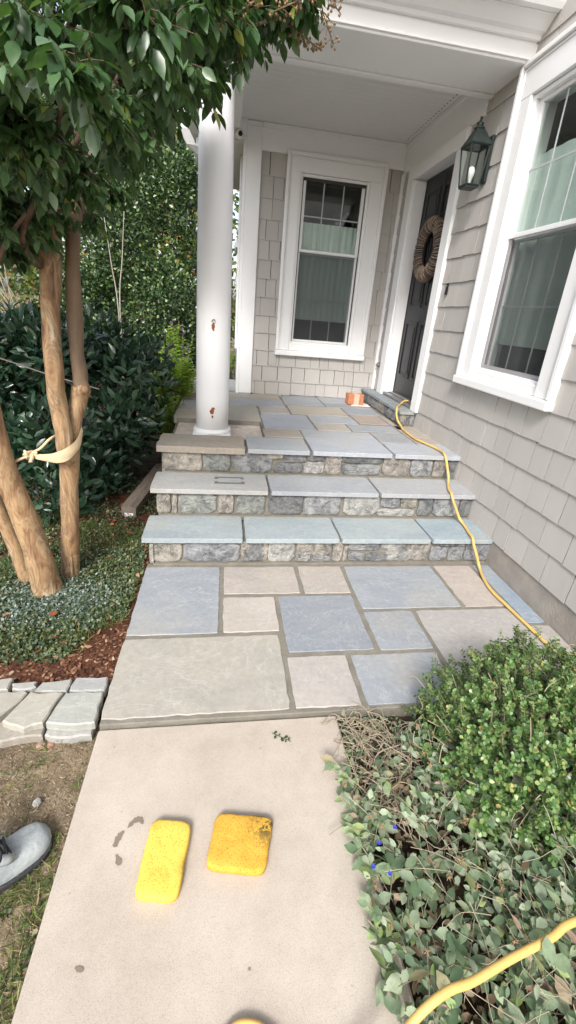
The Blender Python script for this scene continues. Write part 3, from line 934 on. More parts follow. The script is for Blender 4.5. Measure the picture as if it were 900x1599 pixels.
# door step
dstep = thing('door_step', 'low bluestone-topped doorstep with dark stone face below the black door', 'step', (1.94, 1.9, Z3))
build('mortar_core', MB().box((1.893, 1.372, Z3 - 0.004), (XW - 0.001, YB - 0.002, ZD - 0.024)), 'mortar', dstep)
for (y0, y1) in ((1.352, 1.86), (1.872, 2.525)):
    flag(dstep, 1.873, 2.015, y0, y1, ZD, 0.022, (0.235, 0.265, 0.285), name='tread', jit=0.001)
rubble(dstep, 0, Z3 + 0.002, ZD - 0.025, 0, 1, 1.37, 2.50, [(0.0, 0.1, 0, 1, rK), (0.1, 0.27, 0, 1, rG), (0.27, 0.36, 0, 1, rD), (0.36, 0.55, 0, 1, rK), (0.55, 0.72, 0, 1, rG), (0.72, 0.82, 0, 1, rB), (0.82, 1, 0, 1, rD)], 'y', 'riser_stone', 1.888)
rubble(dstep, 1.368, Z3 + 0.002, ZD - 0.025, 0, 1, 1.886, 2.008, [(0, 0.42, 0, 1, rK), (0.44, 0.72, 0, 1, rD), (0.74, 1, 0, 1, rG)], 'x', 'riser_stone')


# ------------------------------------------------------------------ house
house = thing('house', 'grey shingled house with white trim, covered porch and dark front door', 'house', (XW, YB, 0))


def RW(a, z, n):     # right (entrance) wall: along y, normal -x
    return (XW - n, a, z)


def BW(a, z, n):     # back wall: along x, normal -y
    return (a, YB - n, z)


def SW(a, z, n):     # outer side wall of the wing: along y, normal -x
    return (0.565 - n, a, z)


def mbox(mp, a0, a1, z0, z1, n0, n1, r=0.003, mb=None):
    mb = mb or MB()
    return mb.bbox(mp(a0, z0, n0), mp(a1, z1, n1), r)


entr = build('entrance_wall', MB().box((XW + 0.006, 2.215, 0.15), (XW + 0.16, 2.60, 4.2)).box((XW + 0.006, 0.632, 0.15), (XW + 0.16, 1.432, 4.2)).box((XW + 0.006, -4.5, 0.15), (XW + 0.16, -0.032, 4.2))
             .box((XW + 0.006, -0.032, 2.48), (XW + 0.16, 0.632, 4.2)).box((XW + 0.006, -0.032, 0.15), (XW + 0.16, 0.632, 1.055)).box((XW + 0.006, 1.432, 2.49), (XW + 0.16, 2.215, 4.2)).box((XW + 0.006, 1.432, 0.15), (XW + 0.16, 2.215, ZD)), 'felt', house)
fnd = grid_sheet(0, 1, 0, 1, 60, 6, lambda a, b: 0)
fnd.v = [(XW - 0.004 - 0.004 * noise.noise(Vector((a * 30, b * 2, 0))), -4.5 + a * 4.75, -0.16 + b * 0.335) for a, b, _ in fnd.v]
build('foundation', fnd, 'foundation', house)
backw = build('porch_wall', MB().box((0.57, YB + 0.006, 0.45), (1.08, YB + 0.14, 4.2)).box((1.66, YB + 0.006, 0.45), (XW + 0.01, YB + 0.14, 4.2)).box((1.08, YB + 0.006, 0.45), (1.66, YB + 0.14, 1.02)).box((1.08, YB + 0.006, 2.43), (1.66, YB + 0.14, 4.2)), 'felt', house)
sidew = build('side_wall', MB().box((0.572, YB + 0.15, -0.1), (0.70, 4.4, 4.2)), 'felt', house)


def shingle_mesh(kind):
    # unit wide, unit high; thick butt at the bottom; the butt line slightly uneven
    t = 0.0125
    e = [(0, 0), (0.018, -0.012), (-0.012, 0.014)][kind]
    pts = [(0, 0 + e[0]), (1, 0 + e[1]), (1, 1), (0, 1)]
    dep = [t, t, 0.003, 0.003]
    vs = [(p[0], 0.003, p[1]) for p in pts] + [(p[0], -d, p[1]) for p, d in zip(pts, dep)]
    fs = [(0, 1, 2, 3), (7, 6, 5, 4), (0, 4, 5, 1), (1, 5, 6, 2), (2, 6, 7, 3), (3, 7, 4, 0)]
    mb = MB().add(vs, fs)
    return mesh_of('shingle', mb, M['shingle'])


SH = [shingle_mesh(i) for i in range(3)]


def lay_shingles(parent, mp, zs, a0, a1, holes, wr=(0.10, 0.19), flip=False, cut=None):
    off = wloc(parent)
    stuff = MB()
    for i in range(len(zs) - 1):
        zb, zt = zs[i], zs[i + 1]
        a = a0 - random.uniform(0, 0.08)
        while a < a1:
            w = random.uniform(*wr)
            s, e = max(a, a0), min(a + w, a1)
            a += w
            pieces = [(s, e, zb, zt + 0.012)]
            for (h0, h1, g0, g1) in holes:
                nxt = []
                for (p0, p1, q0, q1) in pieces:
                    if p1 <= h0 or p0 >= h1 or q1 <= g0 or q0 >= g1:
                        nxt.append((p0, p1, q0, q1)); continue
                    if p0 < h0:
                        nxt.append((p0, h0, q0, q1))
                    if p1 > h1:
                        nxt.append((h1, p1, q0, q1))
                    if q0 < g0 - 0.02:
                        nxt.append((max(p0, h0), min(p1, h1), q0, g0))
                    elif q1 > g1 + 0.02:
                        nxt.append((max(p0, h0), min(p1, h1), g1, q1))
                pieces = nxt
            for (p0, p1, q0, q1) in pieces:
                if p1 - p0 < 0.012:
                    continue
                g = random.choice((0.0013, 0.0018, 0.0024, 0.0033))
                jz = random.uniform(-0.0025, 0.0025)
                nn = random.uniform(0, 0.0018)
                if cut is not None and cut(p0, p1, q0, q1):
                    stuff.box(mp(p0 + g, q0 + jz, -0.003), mp(p1 - g, q1, 0.011 + nn))
                    continue
                o = bpy.data.objects.new('shingle', random.choice(SH))
                COL.objects.link(o)
                o.parent = parent
                if mp is BW:
                    o.location = Vector(mp(p0 + g, q0 + jz, nn)) - off
                    o.scale = (p1 - p0 - 2 * g, 1, q1 - q0)
                else:
                    o.location = Vector(mp(p1 - g, q0 + jz, nn)) - off
                    o.rotation_euler = (0, 0, -math.pi / 2)
                    o.scale = (p1 - p0 - 2 * g, 1, q1 - q0)
    if stuff.v:
        build('shingle_field', stuff, 'shingle', parent, kind='stuff')


def seen(mp):
    def f(p0, p1, q0, q1):
        c = Vector(mp((p0 + p1) / 2, (q0 + q1) / 2, 0)) - CAM
        d = c.dot(FWD)
        if d < 0.3:
            return True
        u, v = PX + FPX * c.dot(RIGHT) / d, PY - FPX * c.dot(UP) / d
        return not (-60 < u < 990 and -60 < v < 1660)
    return f


zsR = [0.156 + 0.1615 * k for k in range(26)]
lay_shingles(entr, RW, zsR, -4.4, 1.36, [(-0.155, 0.765, 0.99, 2.645)], (0.11, 0.2), cut=seen(RW))
lay_shingles(entr, RW, [0.63] + [0.785 + 0.1625 * k for k in range(12)], 2.335, 2.526, [], (0.1, 0.2))
zsB = [0.507, 0.637, 0.79, 0.94, 1.103, 1.266, 1.43, 1.594, 1.758, 1.922, 2.086, 2.25, 2.419, 2.60]
lay_shingles(backw, BW, zsB, 0.685, 2.004, [(0.935, 1.825, 0.93, 2.61)], (0.085, 0.175))
lay_shingles(sidew, SW, [0.3 + 0.163 * k for k in range(16)], 2.70, 4.35, [], (0.1, 0.2), cut=lambda *a: True)
# white corner lines and boards
build('corner_board', mbox(BW, 0.560, 0.690, Z3 + 0.002, 2.76, -0.01, 0.032, 0.004), 'white', house)
build('corner_board', MB().bbox((0.533, YB - 0.030, -0.05), (0.559, YB + 0.14, 2.76), 0.003), 'white', house)
build('corner_bead', MB().bbox((XW - 0.034, YB - 0.034, ZD), (XW - 0.001, YB - 0.001, 2.572), 0.004), 'white', house)


def window(mp, a0, a1, z0, z1, par, g0, g1, gz0, gz1, curtain_z, ripple, far_side):
    # a0..a1 x z0..z1: outside of the casing; g: opening of the sashes
    w = build('window', mbox(mp, a0 - 0.0, a1 + 0.0, gz1 + 0.055, z1, 0.0, 0.030, 0.004), 'white', par)        # head casing is the window's own mesh
    off = None
    ja, jb, jz0, jz1 = g0 - 0.042, g1 + 0.042, gz0 - 0.05, gz1 + 0.052
    cas = MB()
    for (s0, s1) in ((a0, ja), (jb, a1)):
        mbox(mp, s0, s1, z0 + 0.052, gz1 + 0.0555, 0.0, 0.030, 0.003, cas)
    build('casing', cas, 'white', w)
    bb = MB()
    mbox(mp, a0 - 0.004, a0 + 0.026, z0 + 0.052, z1 + 0.004, 0.028, 0.046, 0.005, bb)
    mbox(mp, a1 - 0.026, a1 + 0.004, z0 + 0.052, z1 + 0.004, 0.028, 0.046, 0.005, bb)
    mbox(mp, a0 + 0.027, a1 - 0.027, z1 - 0.026, z1 + 0.004, 0.028, 0.046, 0.005, bb)
    mbox(mp, a0 + 0.034, a0 + 0.044, z0 + 0.052, z1 - 0.034, 0.028, 0.036, 0.003, bb)
    mbox(mp, a1 - 0.044, a1 - 0.034, z0 + 0.052, z1 - 0.034, 0.028, 0.036, 0.003, bb)
    mbox(mp, a0 + 0.045, a1 - 0.045, z1 - 0.044, z1 - 0.034, 0.028, 0.036, 0.003, bb)
    build('backband', bb, 'white', w)
    sl = MB()
    mbox(mp, a0 - 0.008, a1 + 0.008, z0, z0 + 0.050, -0.05, 0.056, 0.006, sl)
    mbox(mp, ja, jb, z0 + 0.051, gz0 - 0.03, -0.09, 0.016, 0.004, sl)
    build('sill', sl, 'white', w)
    jm = MB()
    mbox(mp, ja, ja + 0.022, z0 + 0.052, jz1, -0.12, 0.012, 0.002, jm)
    mbox(mp, jb - 0.022, jb, z0 + 0.052, jz1, -0.12, 0.012, 0.002, jm)
    mbox(mp, ja + 0.0225, jb - 0.0225, jz1 - 0.022, jz1, -0.12, 0.012, 0.002, jm)
    mbox(mp, ja + 0.0225, jb - 0.0225, gz0 - 0.031, gz0 - 0.012, -0.12, -0.0, 0.002, jm)
    build('jamb', jm, 'white', w)
    zm = (gz0 + gz1) / 2 + 0.03 + (0.10 if mp is BW else 0.03)
    def sash(zb, zt, n, fr, mat, name):
        s = MB()
        mbox(mp, g0 - 0.019, g0 + fr, zb, zt, n - 0.028, n, 0.002, s)
        mbox(mp, g1 - fr, g1 + 0.019, zb, zt, n - 0.028, n, 0.002, s)
        mbox(mp, g0 + fr + .0005, g1 - fr - .0005, zt - fr * 1.3, zt, n - 0.028, n, 0.002, s)
        mbox(mp, g0 + fr + .0005, g1 - fr - .0005, zb, zb + fr * 1.5, n - 0.028, n, 0.002, s)
        return build(name, s, mat, w)
    sash(zm - 0.014, gz1 + 0.030, -0.012, 0.016, 'white', 'upper_sash')
    sash(gz0 - 0.012, zm - 0.0145, -0.050, 0.012, 'white', 'lower_sash')
    sf = MB()
    for (s0, s1, t0, t1) in ((g0 - 0.019, g0 + 0.006, gz0 - 0.010, zm - 0.016), (g1 - 0.006, g1 + 0.019, gz0 - 0.010, zm - 0.016), (g0 + 0.0065, g1 - 0.0065, gz0 - 0.010, gz0 + 0.010)):
        mbox(mp, s0, s1, t0, t1, -0.040, -0.024, 0.001, sf)
    build('screen_frame', sf, 'screen_frame' if mp is RW else 'white', w)
    build('screen', mbox(mp, g0 + 0.0065, g1 - 0.0065, gz0 + 0.0105, zm - 0.016, -0.0335, -0.0325, 0), 'screen', w)
    # panes with the grid bars between
    for (zb, zt, n) in ((zm + 0.008, gz1 + 0.008, -0.026), (gz0 + 0.006, zm - 0.03, -0.064)):
        cols, rows_ = 3, 2
        bars = MB()
        aw = (g1 - g0) / cols
        hh = (zt - zb) / rows_
        zmid = zb + hh
        for c in range(1, cols):
            mbox(mp, g0 + aw * c - 0.0055, g0 + aw * c + 0.0055, zb, zt, n + 0.0005, n + 0.004, 0.001, bars)
        for c in range(cols):
            mbox(mp, g0 + aw * c + 0.0057, g0 + aw * (c + 1) - 0.0057, zmid - 0.0055, zmid + 0.0055, n + 0.0005, n + 0.004, 0.001, bars)
        build('muntin', bars, 'grid_bar', w)
        for c in range(cols):
            for r_ in range(rows_):
                build('pane', mbox(mp, g0 + aw * c + (0.0004 if c else -0.012), g0 + aw * (c + 1) + (0.012 if c == cols - 1 else -0.0004), zb + hh * r_ - (0.012 if r_ == 0 else -0.0004), zb + hh * (r_ + 1) + (0.012 if r_ else -0.0004), n - 0.0012, n, 0), 'glass', w)
    # cafe curtain
    cu = MB()
    na, nb = 90, 10
    vs = []
    for j in range(nb + 1):
        for i in range(na + 1):
            a = g0 - 0.03 + (g1 - g0 + 0.06) * i / na
            z = curtain_z[0] + (curtain_z[1] - curtain_z[0]) * j / nb
            if ripple == 'v':
                d = 0.010 * math.sin(i * 0.75 + 0.6 * math.sin(j * 0.5)) + 0.006 * noise.noise(Vector((i * 0.3, j * 0.2, 1)))
            else:
                d = 0.012 * noise.noise(Vector((i * 0.03, j * 1.7, 4))) + 0.006 * math.sin(i * 0.35)
            vs.append(mp(a, z, -0.095 + d * 0.6))
    cu.add(vs, [(j * (na + 1) + i, j * (na + 1) + i + 1, (j + 1) * (na + 1) + i + 1, (j + 1) * (na + 1) + i) for j in range(nb) for i in range(na)], True)
    build('curtain', cu, 'curtain', w)
    # the dark room behind
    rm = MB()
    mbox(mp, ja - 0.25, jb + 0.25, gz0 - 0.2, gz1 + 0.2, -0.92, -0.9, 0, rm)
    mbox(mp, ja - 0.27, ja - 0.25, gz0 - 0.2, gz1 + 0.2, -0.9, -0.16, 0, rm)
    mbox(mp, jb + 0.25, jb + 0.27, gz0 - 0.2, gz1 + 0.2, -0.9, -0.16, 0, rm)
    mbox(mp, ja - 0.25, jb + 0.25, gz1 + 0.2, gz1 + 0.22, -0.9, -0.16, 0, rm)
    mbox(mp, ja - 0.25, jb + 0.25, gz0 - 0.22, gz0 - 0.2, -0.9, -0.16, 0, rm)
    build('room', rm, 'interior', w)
    return w


wb = window(BW, 0.919, 1.839, 0.909, 2.627, house, 1.090, 1.648, 1.06, 2.425, (1.26, 2.12), 'v', True)
wb['label'] = 'small window on the back wall of the porch'
wr = window(RW, -0.165, 0.775, 0.965, 2.667, house, 0.01, 0.592, 1.10, 2.44, (1.24, 2.24), 'h', True)
wr['label'] = 'large-looking window beside the steps at the right'

# door
door = build('door', MB().bbox((XW + 0.085, 1.442, ZD + 0.040), (XW + 0.125, 2.198, 2.468), 0.003), 'door', house)
pn = MB()
for (ya, yb) in ((1.53, 1.79), (1.86, 2.11)):
    for (za, zb_) in ((0.83, 1.33), (1.45, 2.03), (2.13, 2.36)):
        for (p, q, r_, s_) in ((ya, yb, za, za + 0.022), (ya, yb, zb_ - 0.022, zb_), (ya, ya + 0.022, za + 0.0225, zb_ - 0.0225), (yb - 0.022, yb, za + 0.0225, zb_ - 0.0225)):
            pn.bbox((XW + 0.0755, p, r_), (XW + 0.086, q, s_), 0.005)
        pn.bbox((XW + 0.078, ya + 0.045, za + 0.045), (XW + 0.086, yb - 0.045, zb_ - 0.045), 0.005)
build('door_panel', pn, 'door', door)
hn = MB().tube([(XW + 0.086, 1.49, 1.48), (XW + 0.04, 1.49, 1.48)], 0.009, 10).lathe([(0.004, -0.025), (0.022, -0.016), (0.027, 0), (0.022, 0.016), (0.004, 0.025)], (XW + 0.035, 1.49, 1.48), 14)
build('handle', hn, 'lantern', door)
fr = MB()
fr.bbox((XW - 0.034, 2.205, ZD + 0.001), (XW + 0.004, 2.345, 2.466), 0.004)
fr.bbox((XW - 0.034, 1.322, ZD + 0.001), (XW + 0.004, 1.436, 2.466), 0.004)
fr.bbox((XW - 0.034, 1.322, 2.4665), (XW + 0.004, 2.345, 2.573), 0.004)
build('door_casing', fr, 'white', house)
jb_ = MB()
jb_.bbox((XW + 0.0045, 2.200, ZD + 0.03), (XW + 0.15, 2.216, 2.486), 0.002)
jb_.bbox((XW - 0.02, 2.176, ZD + 0.03), (XW + 0.082, 2.1995, 2.45), 0.003)
jb_.bbox((XW + 0.0045, 1.424, ZD + 0.03), (XW + 0.15, 1.440, 2.486), 0.002)
jb_.bbox((XW + 0.0045, 1.4405, 2.470), (XW + 0.15, 2.1995, 2.486), 0.002)
build('door_jamb', jb_, 'white', house)
build('threshold', MB().bbox((XW - 0.012, 1.437, ZD + 0.001), (XW + 0.13, 2.204, ZD + 0.026), 0.004).bbox((XW + 0.045, 1.442, ZD + 0.0262), (XW + 0.13, 2.198, ZD + 0.039), 0.004), 'threshold', house)
build('room', MB().box((XW + 0.135, 1.40, ZD), (XW + 0.15, 2.22, 2.5)), 'interior', house)
# round fitting on the wall left of the door
build('hose_fitting', MB().tube([(XW - 0.010, 2.44, 0.885), (XW - 0.03, 2.44, 0.885)], 0.024, 16).tube([(XW - 0.029, 2.44, 0.885), (XW - 0.045, 2.44, 0.885)], 0.012, 12), 'threshold', house)

# ---- porch roof: column, beams, ceiling, cornice
CX, CY = 0.335, 0.955
colm = MB().lathe([(0.1105, 0), (0.1105, 0.20), (0.1095, 0.6), (0.1055, 1.1), (0.098, 1.7), (0.093, 2.03), (0.093, 2.06)], (CX, CY, 0.53), 48)
column = build('column', colm, 'column', house, label='round white porch column with two rusty spots')
build('column_base', MB().bbox((CX - 0.128, CY - 0.124, 0.4668), (CX + 0.128, CY + 0.128, 0.503), 0.003).lathe([(0.124, 0), (0.129, 0.004), (0.129, 0.014), (0.121, 0.022), (0.115, 0.0265)], (CX, CY, 0.5035), 48), 'white', column)
build('capital', MB().lathe([(0.095, 0), (0.105, 0.012), (0.105, 0.02), (0.1, 0.024), (0.118, 0.045), (0.125, 0.06)], (CX, CY, 2.56), 48).bbox((CX - 0.135, CY - 0.135, 2.621), (CX + 0.135, CY + 0.135, 2.659), 0.003), 'white', column)
def rust_patch(a0, z0, pts):
    rs_ = MB()
    for (da, dz, r0, r1) in [tuple(1.35 * q for q in pp) for pp in pts]:
        n = 12
        vs = []
        for k in range(n):
            an = 2 * math.pi * k / n
            rr = random.uniform(0.65, 1.25)
            a = a0 + (da + r0 * rr * math.cos(an)) / 0.111
            zz = z0 + dz + r1 * rr * math.sin(an)
            rad = 0.1113 if zz < 0.9 else 0.1107
            vs.append((CX + rad * math.cos(a), CY + rad * math.sin(a), zz))
        rs_.add(vs, [tuple(range(n))])
    build('rust_spot', rs_, 'rust', column)
aa = math.atan2(CAM.y - CY, CAM.x - CX)
rust_patch(aa - 0.02, 0.655, [(0, 0.0, 0.012, 0.012), (0.004, 0.016, 0.008, 0.01), (-0.006, 0.006, 0.008, 0.006), (0.002, -0.022, 0.004, 0.008)])
rust_patch(aa - 0.02, 1.195, [(0, 0.0, 0.009, 0.012), (0.002, 0.014, 0.008, 0.004), (0.001, -0.015, 0.005, 0.006)])
hk = MB().tube(spline([(CX + 0.1115 * math.cos(aa - 0.12), CY + 0.1115 * math.sin(aa - 0.12), 1.222), (CX + 0.114 * math.cos(aa), CY + 0.114 * math.sin(aa), 1.238), (CX + 0.1115 * math.cos(aa + 0.10), CY + 0.1115 * math.sin(aa + 0.10), 1.222)], 5), 0.003, 6)
build('hook_plate', hk, 'threshold', column)

beam = MB().bbox((0.18, 0.735, 2.660), (XW - 0.001, 1.13, 2.80), 0.004)
beam.bbox((0.16, 0.722, 2.672), (XW - 0.001, 0.7345, 2.79), 0.002)
beam.bbox((0.18, 1.095, 2.648), (XW - 0.001, 1.145, 2.6595), 0.003)
build('porch_beam', beam, 'white', house)
build('porch_beam', MB().bbox((0.18, 1.1305, 2.662), (0.49, 3.05, 2.80), 0.004).bbox((0.4905, 2.485, 2.664), (0.5590, 3.05, 2.80), 0.002), 'white', house)
cor = MB()
prof = [(0.735, 2.745), (0.70, 2.745), (0.69, 2.76), (0.665, 2.765), (0.63, 2.79), (0.615, 2.80), (0.60, 2.802), (0.60, 2.90), (0.735, 2.90)]
def extr(mb, prof, x0, x1):
    n = len(prof)
    mb.add([(x0, y, z) for y, z in prof] + [(x1, y, z) for y, z in prof], [tuple(range(n)), tuple(range(2 * n - 1, n - 1, -1))] + [(i, n + i, n + (i + 1) % n, (i + 1) % n) for i in range(n)])
extr(cor, prof, 0.10, XW - 0.002)
build('cornice', cor, 'white', house)
gut = MB()
extr(gut, [(0.599, 2.806), (0.565, 2.806), (0.55, 2.825), (0.535, 2.85), (0.51, 2.87), (0.50, 2.89), (0.50, 2.905), (0.508, 2.905), (0.599, 2.898)], 0.05, XW - 0.004)
build('gutter', gut, 'white', house)
build('roof', MB().add([(0.0, 0.50, 2.91), (XW - 0.005, 0.50, 2.91), (XW - 0.005, 2.60, 3.6), (0.0, 2.60, 3.6), (0.0, 0.50, 2.93), (XW - 0.005, 0.50, 2.93), (XW - 0.005, 2.60, 3.63), (0.0, 2.60, 3.63)],
                       [(0, 3, 2, 1), (4, 5, 6, 7), (0, 1, 5, 4), (1, 2, 6, 5), (2, 3, 7, 6), (3, 0, 4, 7)]), 'roofing', house)
# ceiling boards
ceil = build('porch_ceiling', MB().box((0.49, 1.13, ZC + 0.012), (XW - 0.001, YB, ZC + 0.03)), 'ceiling', house)
nb_ = 20
for i in range(nb_):
    ya = 1.13 + (YB - 1.13) * i / nb_
    build('ceiling_board', MB().bbox((0.492, ya + 0.0015, ZC), (XW - 0.002, ya + (YB - 1.13) / nb_ - 0.0015, ZC + 0.0115), 0.002), 'ceiling', ceil)
dt = MB()
for i in range(22):
    dt.box((1.945, 1.47 + i * 0.046, ZC - 0.0015), (1.952, 1.482 + i * 0.046, ZC + 0.001))
build('vent_slots', dt, 'interior', ceil, kind='stuff')
fz = MB()
fz.bbox((0.56, YB - 0.020, 2.602), (XW - 0.0205, YB + 0.002, ZC - 0.001), 0.003)
fz.bbox((0.69, YB - 0.034, 2.7605), (XW - 0.035, YB - 0.0205, ZC - 0.001), 0.004)
fz.bbox((XW - 0.020, 1.146, 2.5735), (XW + 0.002, YB + 0.002, ZC - 0.001), 0.003)
fz.bbox((XW - 0.034, 1.146, 2.7605), (XW - 0.0205, YB - 0.0205, ZC - 0.001), 0.004)
fz.bbox((0.491, 1.14, 2.762), (0.505, YB - 0.021, ZC - 0.001), 0.003)
build('frieze', fz, 'white', house)
# eaves and downspout at the outer side
build('eave', MB().bbox((0.10, 3.051, 2.70), (0.56, 4.5, 2.78), 0.004).bbox((0.04, 0.62, 2.80), (0.18, 4.5, 2.90), 0.01), 'white', house)
dsp = MB()
def recttube(mb, pts, w, d):
    P = [Vector(p) for p in pts]
    vs = []
    for i, p in enumerate(P):
        vs += [p + Vector((-w, -d, 0)), p + Vector((w, -d, 0)), p + Vector((w, d, 0)), p + Vector((-w, d, 0))]
    fs = [(i * 4 + k, i * 4 + (k + 1) % 4, (i + 1) * 4 + (k + 1) % 4, (i + 1) * 4 + k) for i in range(len(P) - 1) for k in range(4)] + [(3, 2, 1, 0), tuple(len(P) * 4 - 4 + k for k in range(4))]
    mb.add(vs, fs)
recttube(dsp, [(0.10, 1.35, 2.81), (0.10, 1.35, 2.48), (0.11, 1.35, 2.40), (0.125, 1.36, 2.33), (0.17, 1.40, 2.26), (0.24, 1.45, 2.22), (0.30, 1.46, 2.19)], 0.03, 0.022)
build('downspout', dsp, 'white', house)
# window trim of the wing seen edge on beyond the corner board
build('side_trim', MB().bbox((0.520, 2.95, 0.9), (0.552, 3.12, 2.66), 0.004).bbox((0.50, 3.13, 1.90), (0.552, 3.75, 1.98), 0.004), 'white', house)

# ------------------------------------------------------------------ fittings hung on the house
lan = thing('wall_lantern', 'dark green metal carriage lantern with a white bulb on the shingles beside the door', 'lantern', (1.93, 0.93, 2.3))
LX, LY = 1.905, 0.99
def ring4(h, w, z, cx=LX):
    return [(cx - w, LY - h, z), (cx + w, LY - h, z), (cx + w, LY + h, z), (cx - w, LY + h, z)]
top, bot = ring4(0.066, 0.060, 2.352), ring4(0.046, 0.042, 2.146)
fm = MB()
for i in range(4):
    fm.tube([bot[i], top[i]], 0.0055, 4, smooth=False)
    fm.tube([top[i], top[(i + 1) % 4]], 0.0075, 4, smooth=False)
    fm.tube([bot[i], bot[(i + 1) % 4]], 0.0065, 4, smooth=False)
fm.box((LX - 0.042, LY - 0.046, 2.133), (LX + 0.042, LY + 0.046, 2.147))
build('frame', fm, 'lantern', lan)
rf = MB()
t1, t2 = ring4(0.072, 0.066, 2.355), ring4(0.028, 0.026, 2.436)
rf.add(t1 + t2, [(0, 1, 5, 4), (1, 2, 6, 5), (2, 3, 7, 6), (3, 0, 4, 7), (4, 5, 6, 7), (3, 2, 1, 0)])
rf.lathe([(0.028, 0), (0.032, 0.005), (0.032, 0.01), (0.024, 0.014), (0.018, 0.03), (0.022, 0.034), (0.007, 0.04), (0.005, 0.052), (0.009, 0.058), (0.006, 0.066), (0.002, 0.07)], (LX, LY, 2.436), 14)
build('roof', rf, 'lantern', lan)
for i in range(4):
    a, b, c, d = [Vector(q) for q in (bot[i], bot[(i + 1) % 4], top[(i + 1) % 4], top[i])]
    cc = (a + b + c + d) / 4
    q = [p.lerp(cc, 0.03) for p in (a, b, c, d)]
    build('pane', MB().add(q, [(0, 1, 2, 3)]), 'glass', lan)
build('back_plate', MB().bbox((XW - 0.030, LY - 0.030, 2.17), (XW - 0.012, LY + 0.030, 2.42), 0.006).tube([(XW - 0.028, LY, 2.36), (LX + 0.03, LY, 2.40)], 0.009, 8), 'lantern', lan)
bl = MB().lathe([(0.009, 0), (0.010, 0.03), (0.014, 0.038), (0.021, 0.058), (0.023, 0.074), (0.018, 0.093), (0.006, 0.103)], (LX, LY, 2.148), 16)
build('bulb', bl, 'bulb', lan)

wr_ = thing('wreath', 'brown twig wreath hanging on the black front door', 'wreath', (2.05, 1.80, 1.88))
WC = Vector((XW + 0.035, 1.775, 1.885))
RM, RN = 0.185, 0.055
for grp, nn, mat_, nm in ((0, 95, 'wicker', 'twigs'), (1, 75, 'wicker_light', 'pale_twigs')):
    mbw = MB()
    for k in range(nn):
        th0 = 2 * math.pi * (k + random.uniform(-0.35, 0.35)) / nn
        ad = random.uniform(0.05, 0.26)
        r2 = RN + random.uniform(-0.006, 0.005)
        pts = []
        for j in range(11):
            ph = -math.pi * 0.75 + 2 * math.pi * 0.75 * j / 10 + math.pi * 0.25
            th = th0 + ad * j / 10
            rr = RM + r2 * math.cos(ph)
            pts.append(WC + Vector((-(r2 * 0.85) * math.sin(ph), rr * math.cos(th), rr * math.sin(th))))
        mbw.tube(pts, 0.0017 if grp == 0 else 0.0019, 4, False)
    build(nm, mbw, mat_, wr_, kind='stuff')
build('core', MB().tube([WC + Vector((0, RM * math.cos(t), RM * math.sin(t))) for t in [2 * math.pi * i / 40 for i in range(41)]], RN * 0.80, 12, False), 'interior', wr_)  # near-black ring added to stand in for the shade between the twigs
build('hanger', MB().box((XW + 0.070, 1.768, 2.06), (XW + 0.0745, 1.782, 2.44)), 'black', wr_)

dbk = thing('doorbell', 'small black doorbell button on the shingles between door and window', 'doorbell', (XW - 0.02, 1.205, 1.57))
build('plate', MB().bbox((XW - 0.026, 1.196, 1.528), (XW - 0.012, 1.218, 1.605), 0.003), 'black', dbk)
build('button', MB().tube([(XW - 0.026, 1.207, 1.585), (XW - 0.032, 1.207, 1.585)], 0.007, 10), 'threshold', dbk)

sc = thing('security_camera', 'small white security camera under the porch beam by the corner board', 'camera', (0.47, 2.38, 2.65))
sb = MB().tube([(0.475, 2.42, 2.645), (0.495, 2.29, 2.628)], [0.030, 0.033], 16)
build('housing', sb, 'white_plastic', sc)
build('lens', MB().tube([(0.4951, 2.289, 2.628), (0.4965, 2.283, 2.627)], 0.018, 16), 'black', sc)
build('bracket', MB().tube([(0.47, 2.40, 2.67), (0.44, 2.44, 2.70)], 0.011, 8).tube([(0.44, 2.44, 2.70), (0.44, 2.44, 2.662)], 0.026, 12), 'white_plastic', sc)

# ------------------------------------------------------------------ loose things on the porch
bk = thing('brick_stack', 'small taped pair of orange bricks on the porch floor beside the doorstep', 'bricks', (1.73, 2.2, Z3))
for k in range(2):
    build('brick', MB().bbox((1.640, 2.150 + k * 0.058, Z3 + 0.006), (1.800, 2.205 + k * 0.058, Z3 + 0.108), 0.004), 'brick', bk)
build('tape', MB().bbox((1.700, 2.1475, Z3 + 0.005), (1.752, 2.2660, Z3 + 0.110), 0.001), 'tape', bk)
sh_ = slab_poly(1.665, 1.865, 2.110, 2.235, 0.012, 0.03)
tag(build('paper_sheet', MB().prism(sh_, Z3 + 0.001, Z3 + 0.005, 0.001), 'paper'), 'crumpled white paper lying under the orange bricks', 'paper')

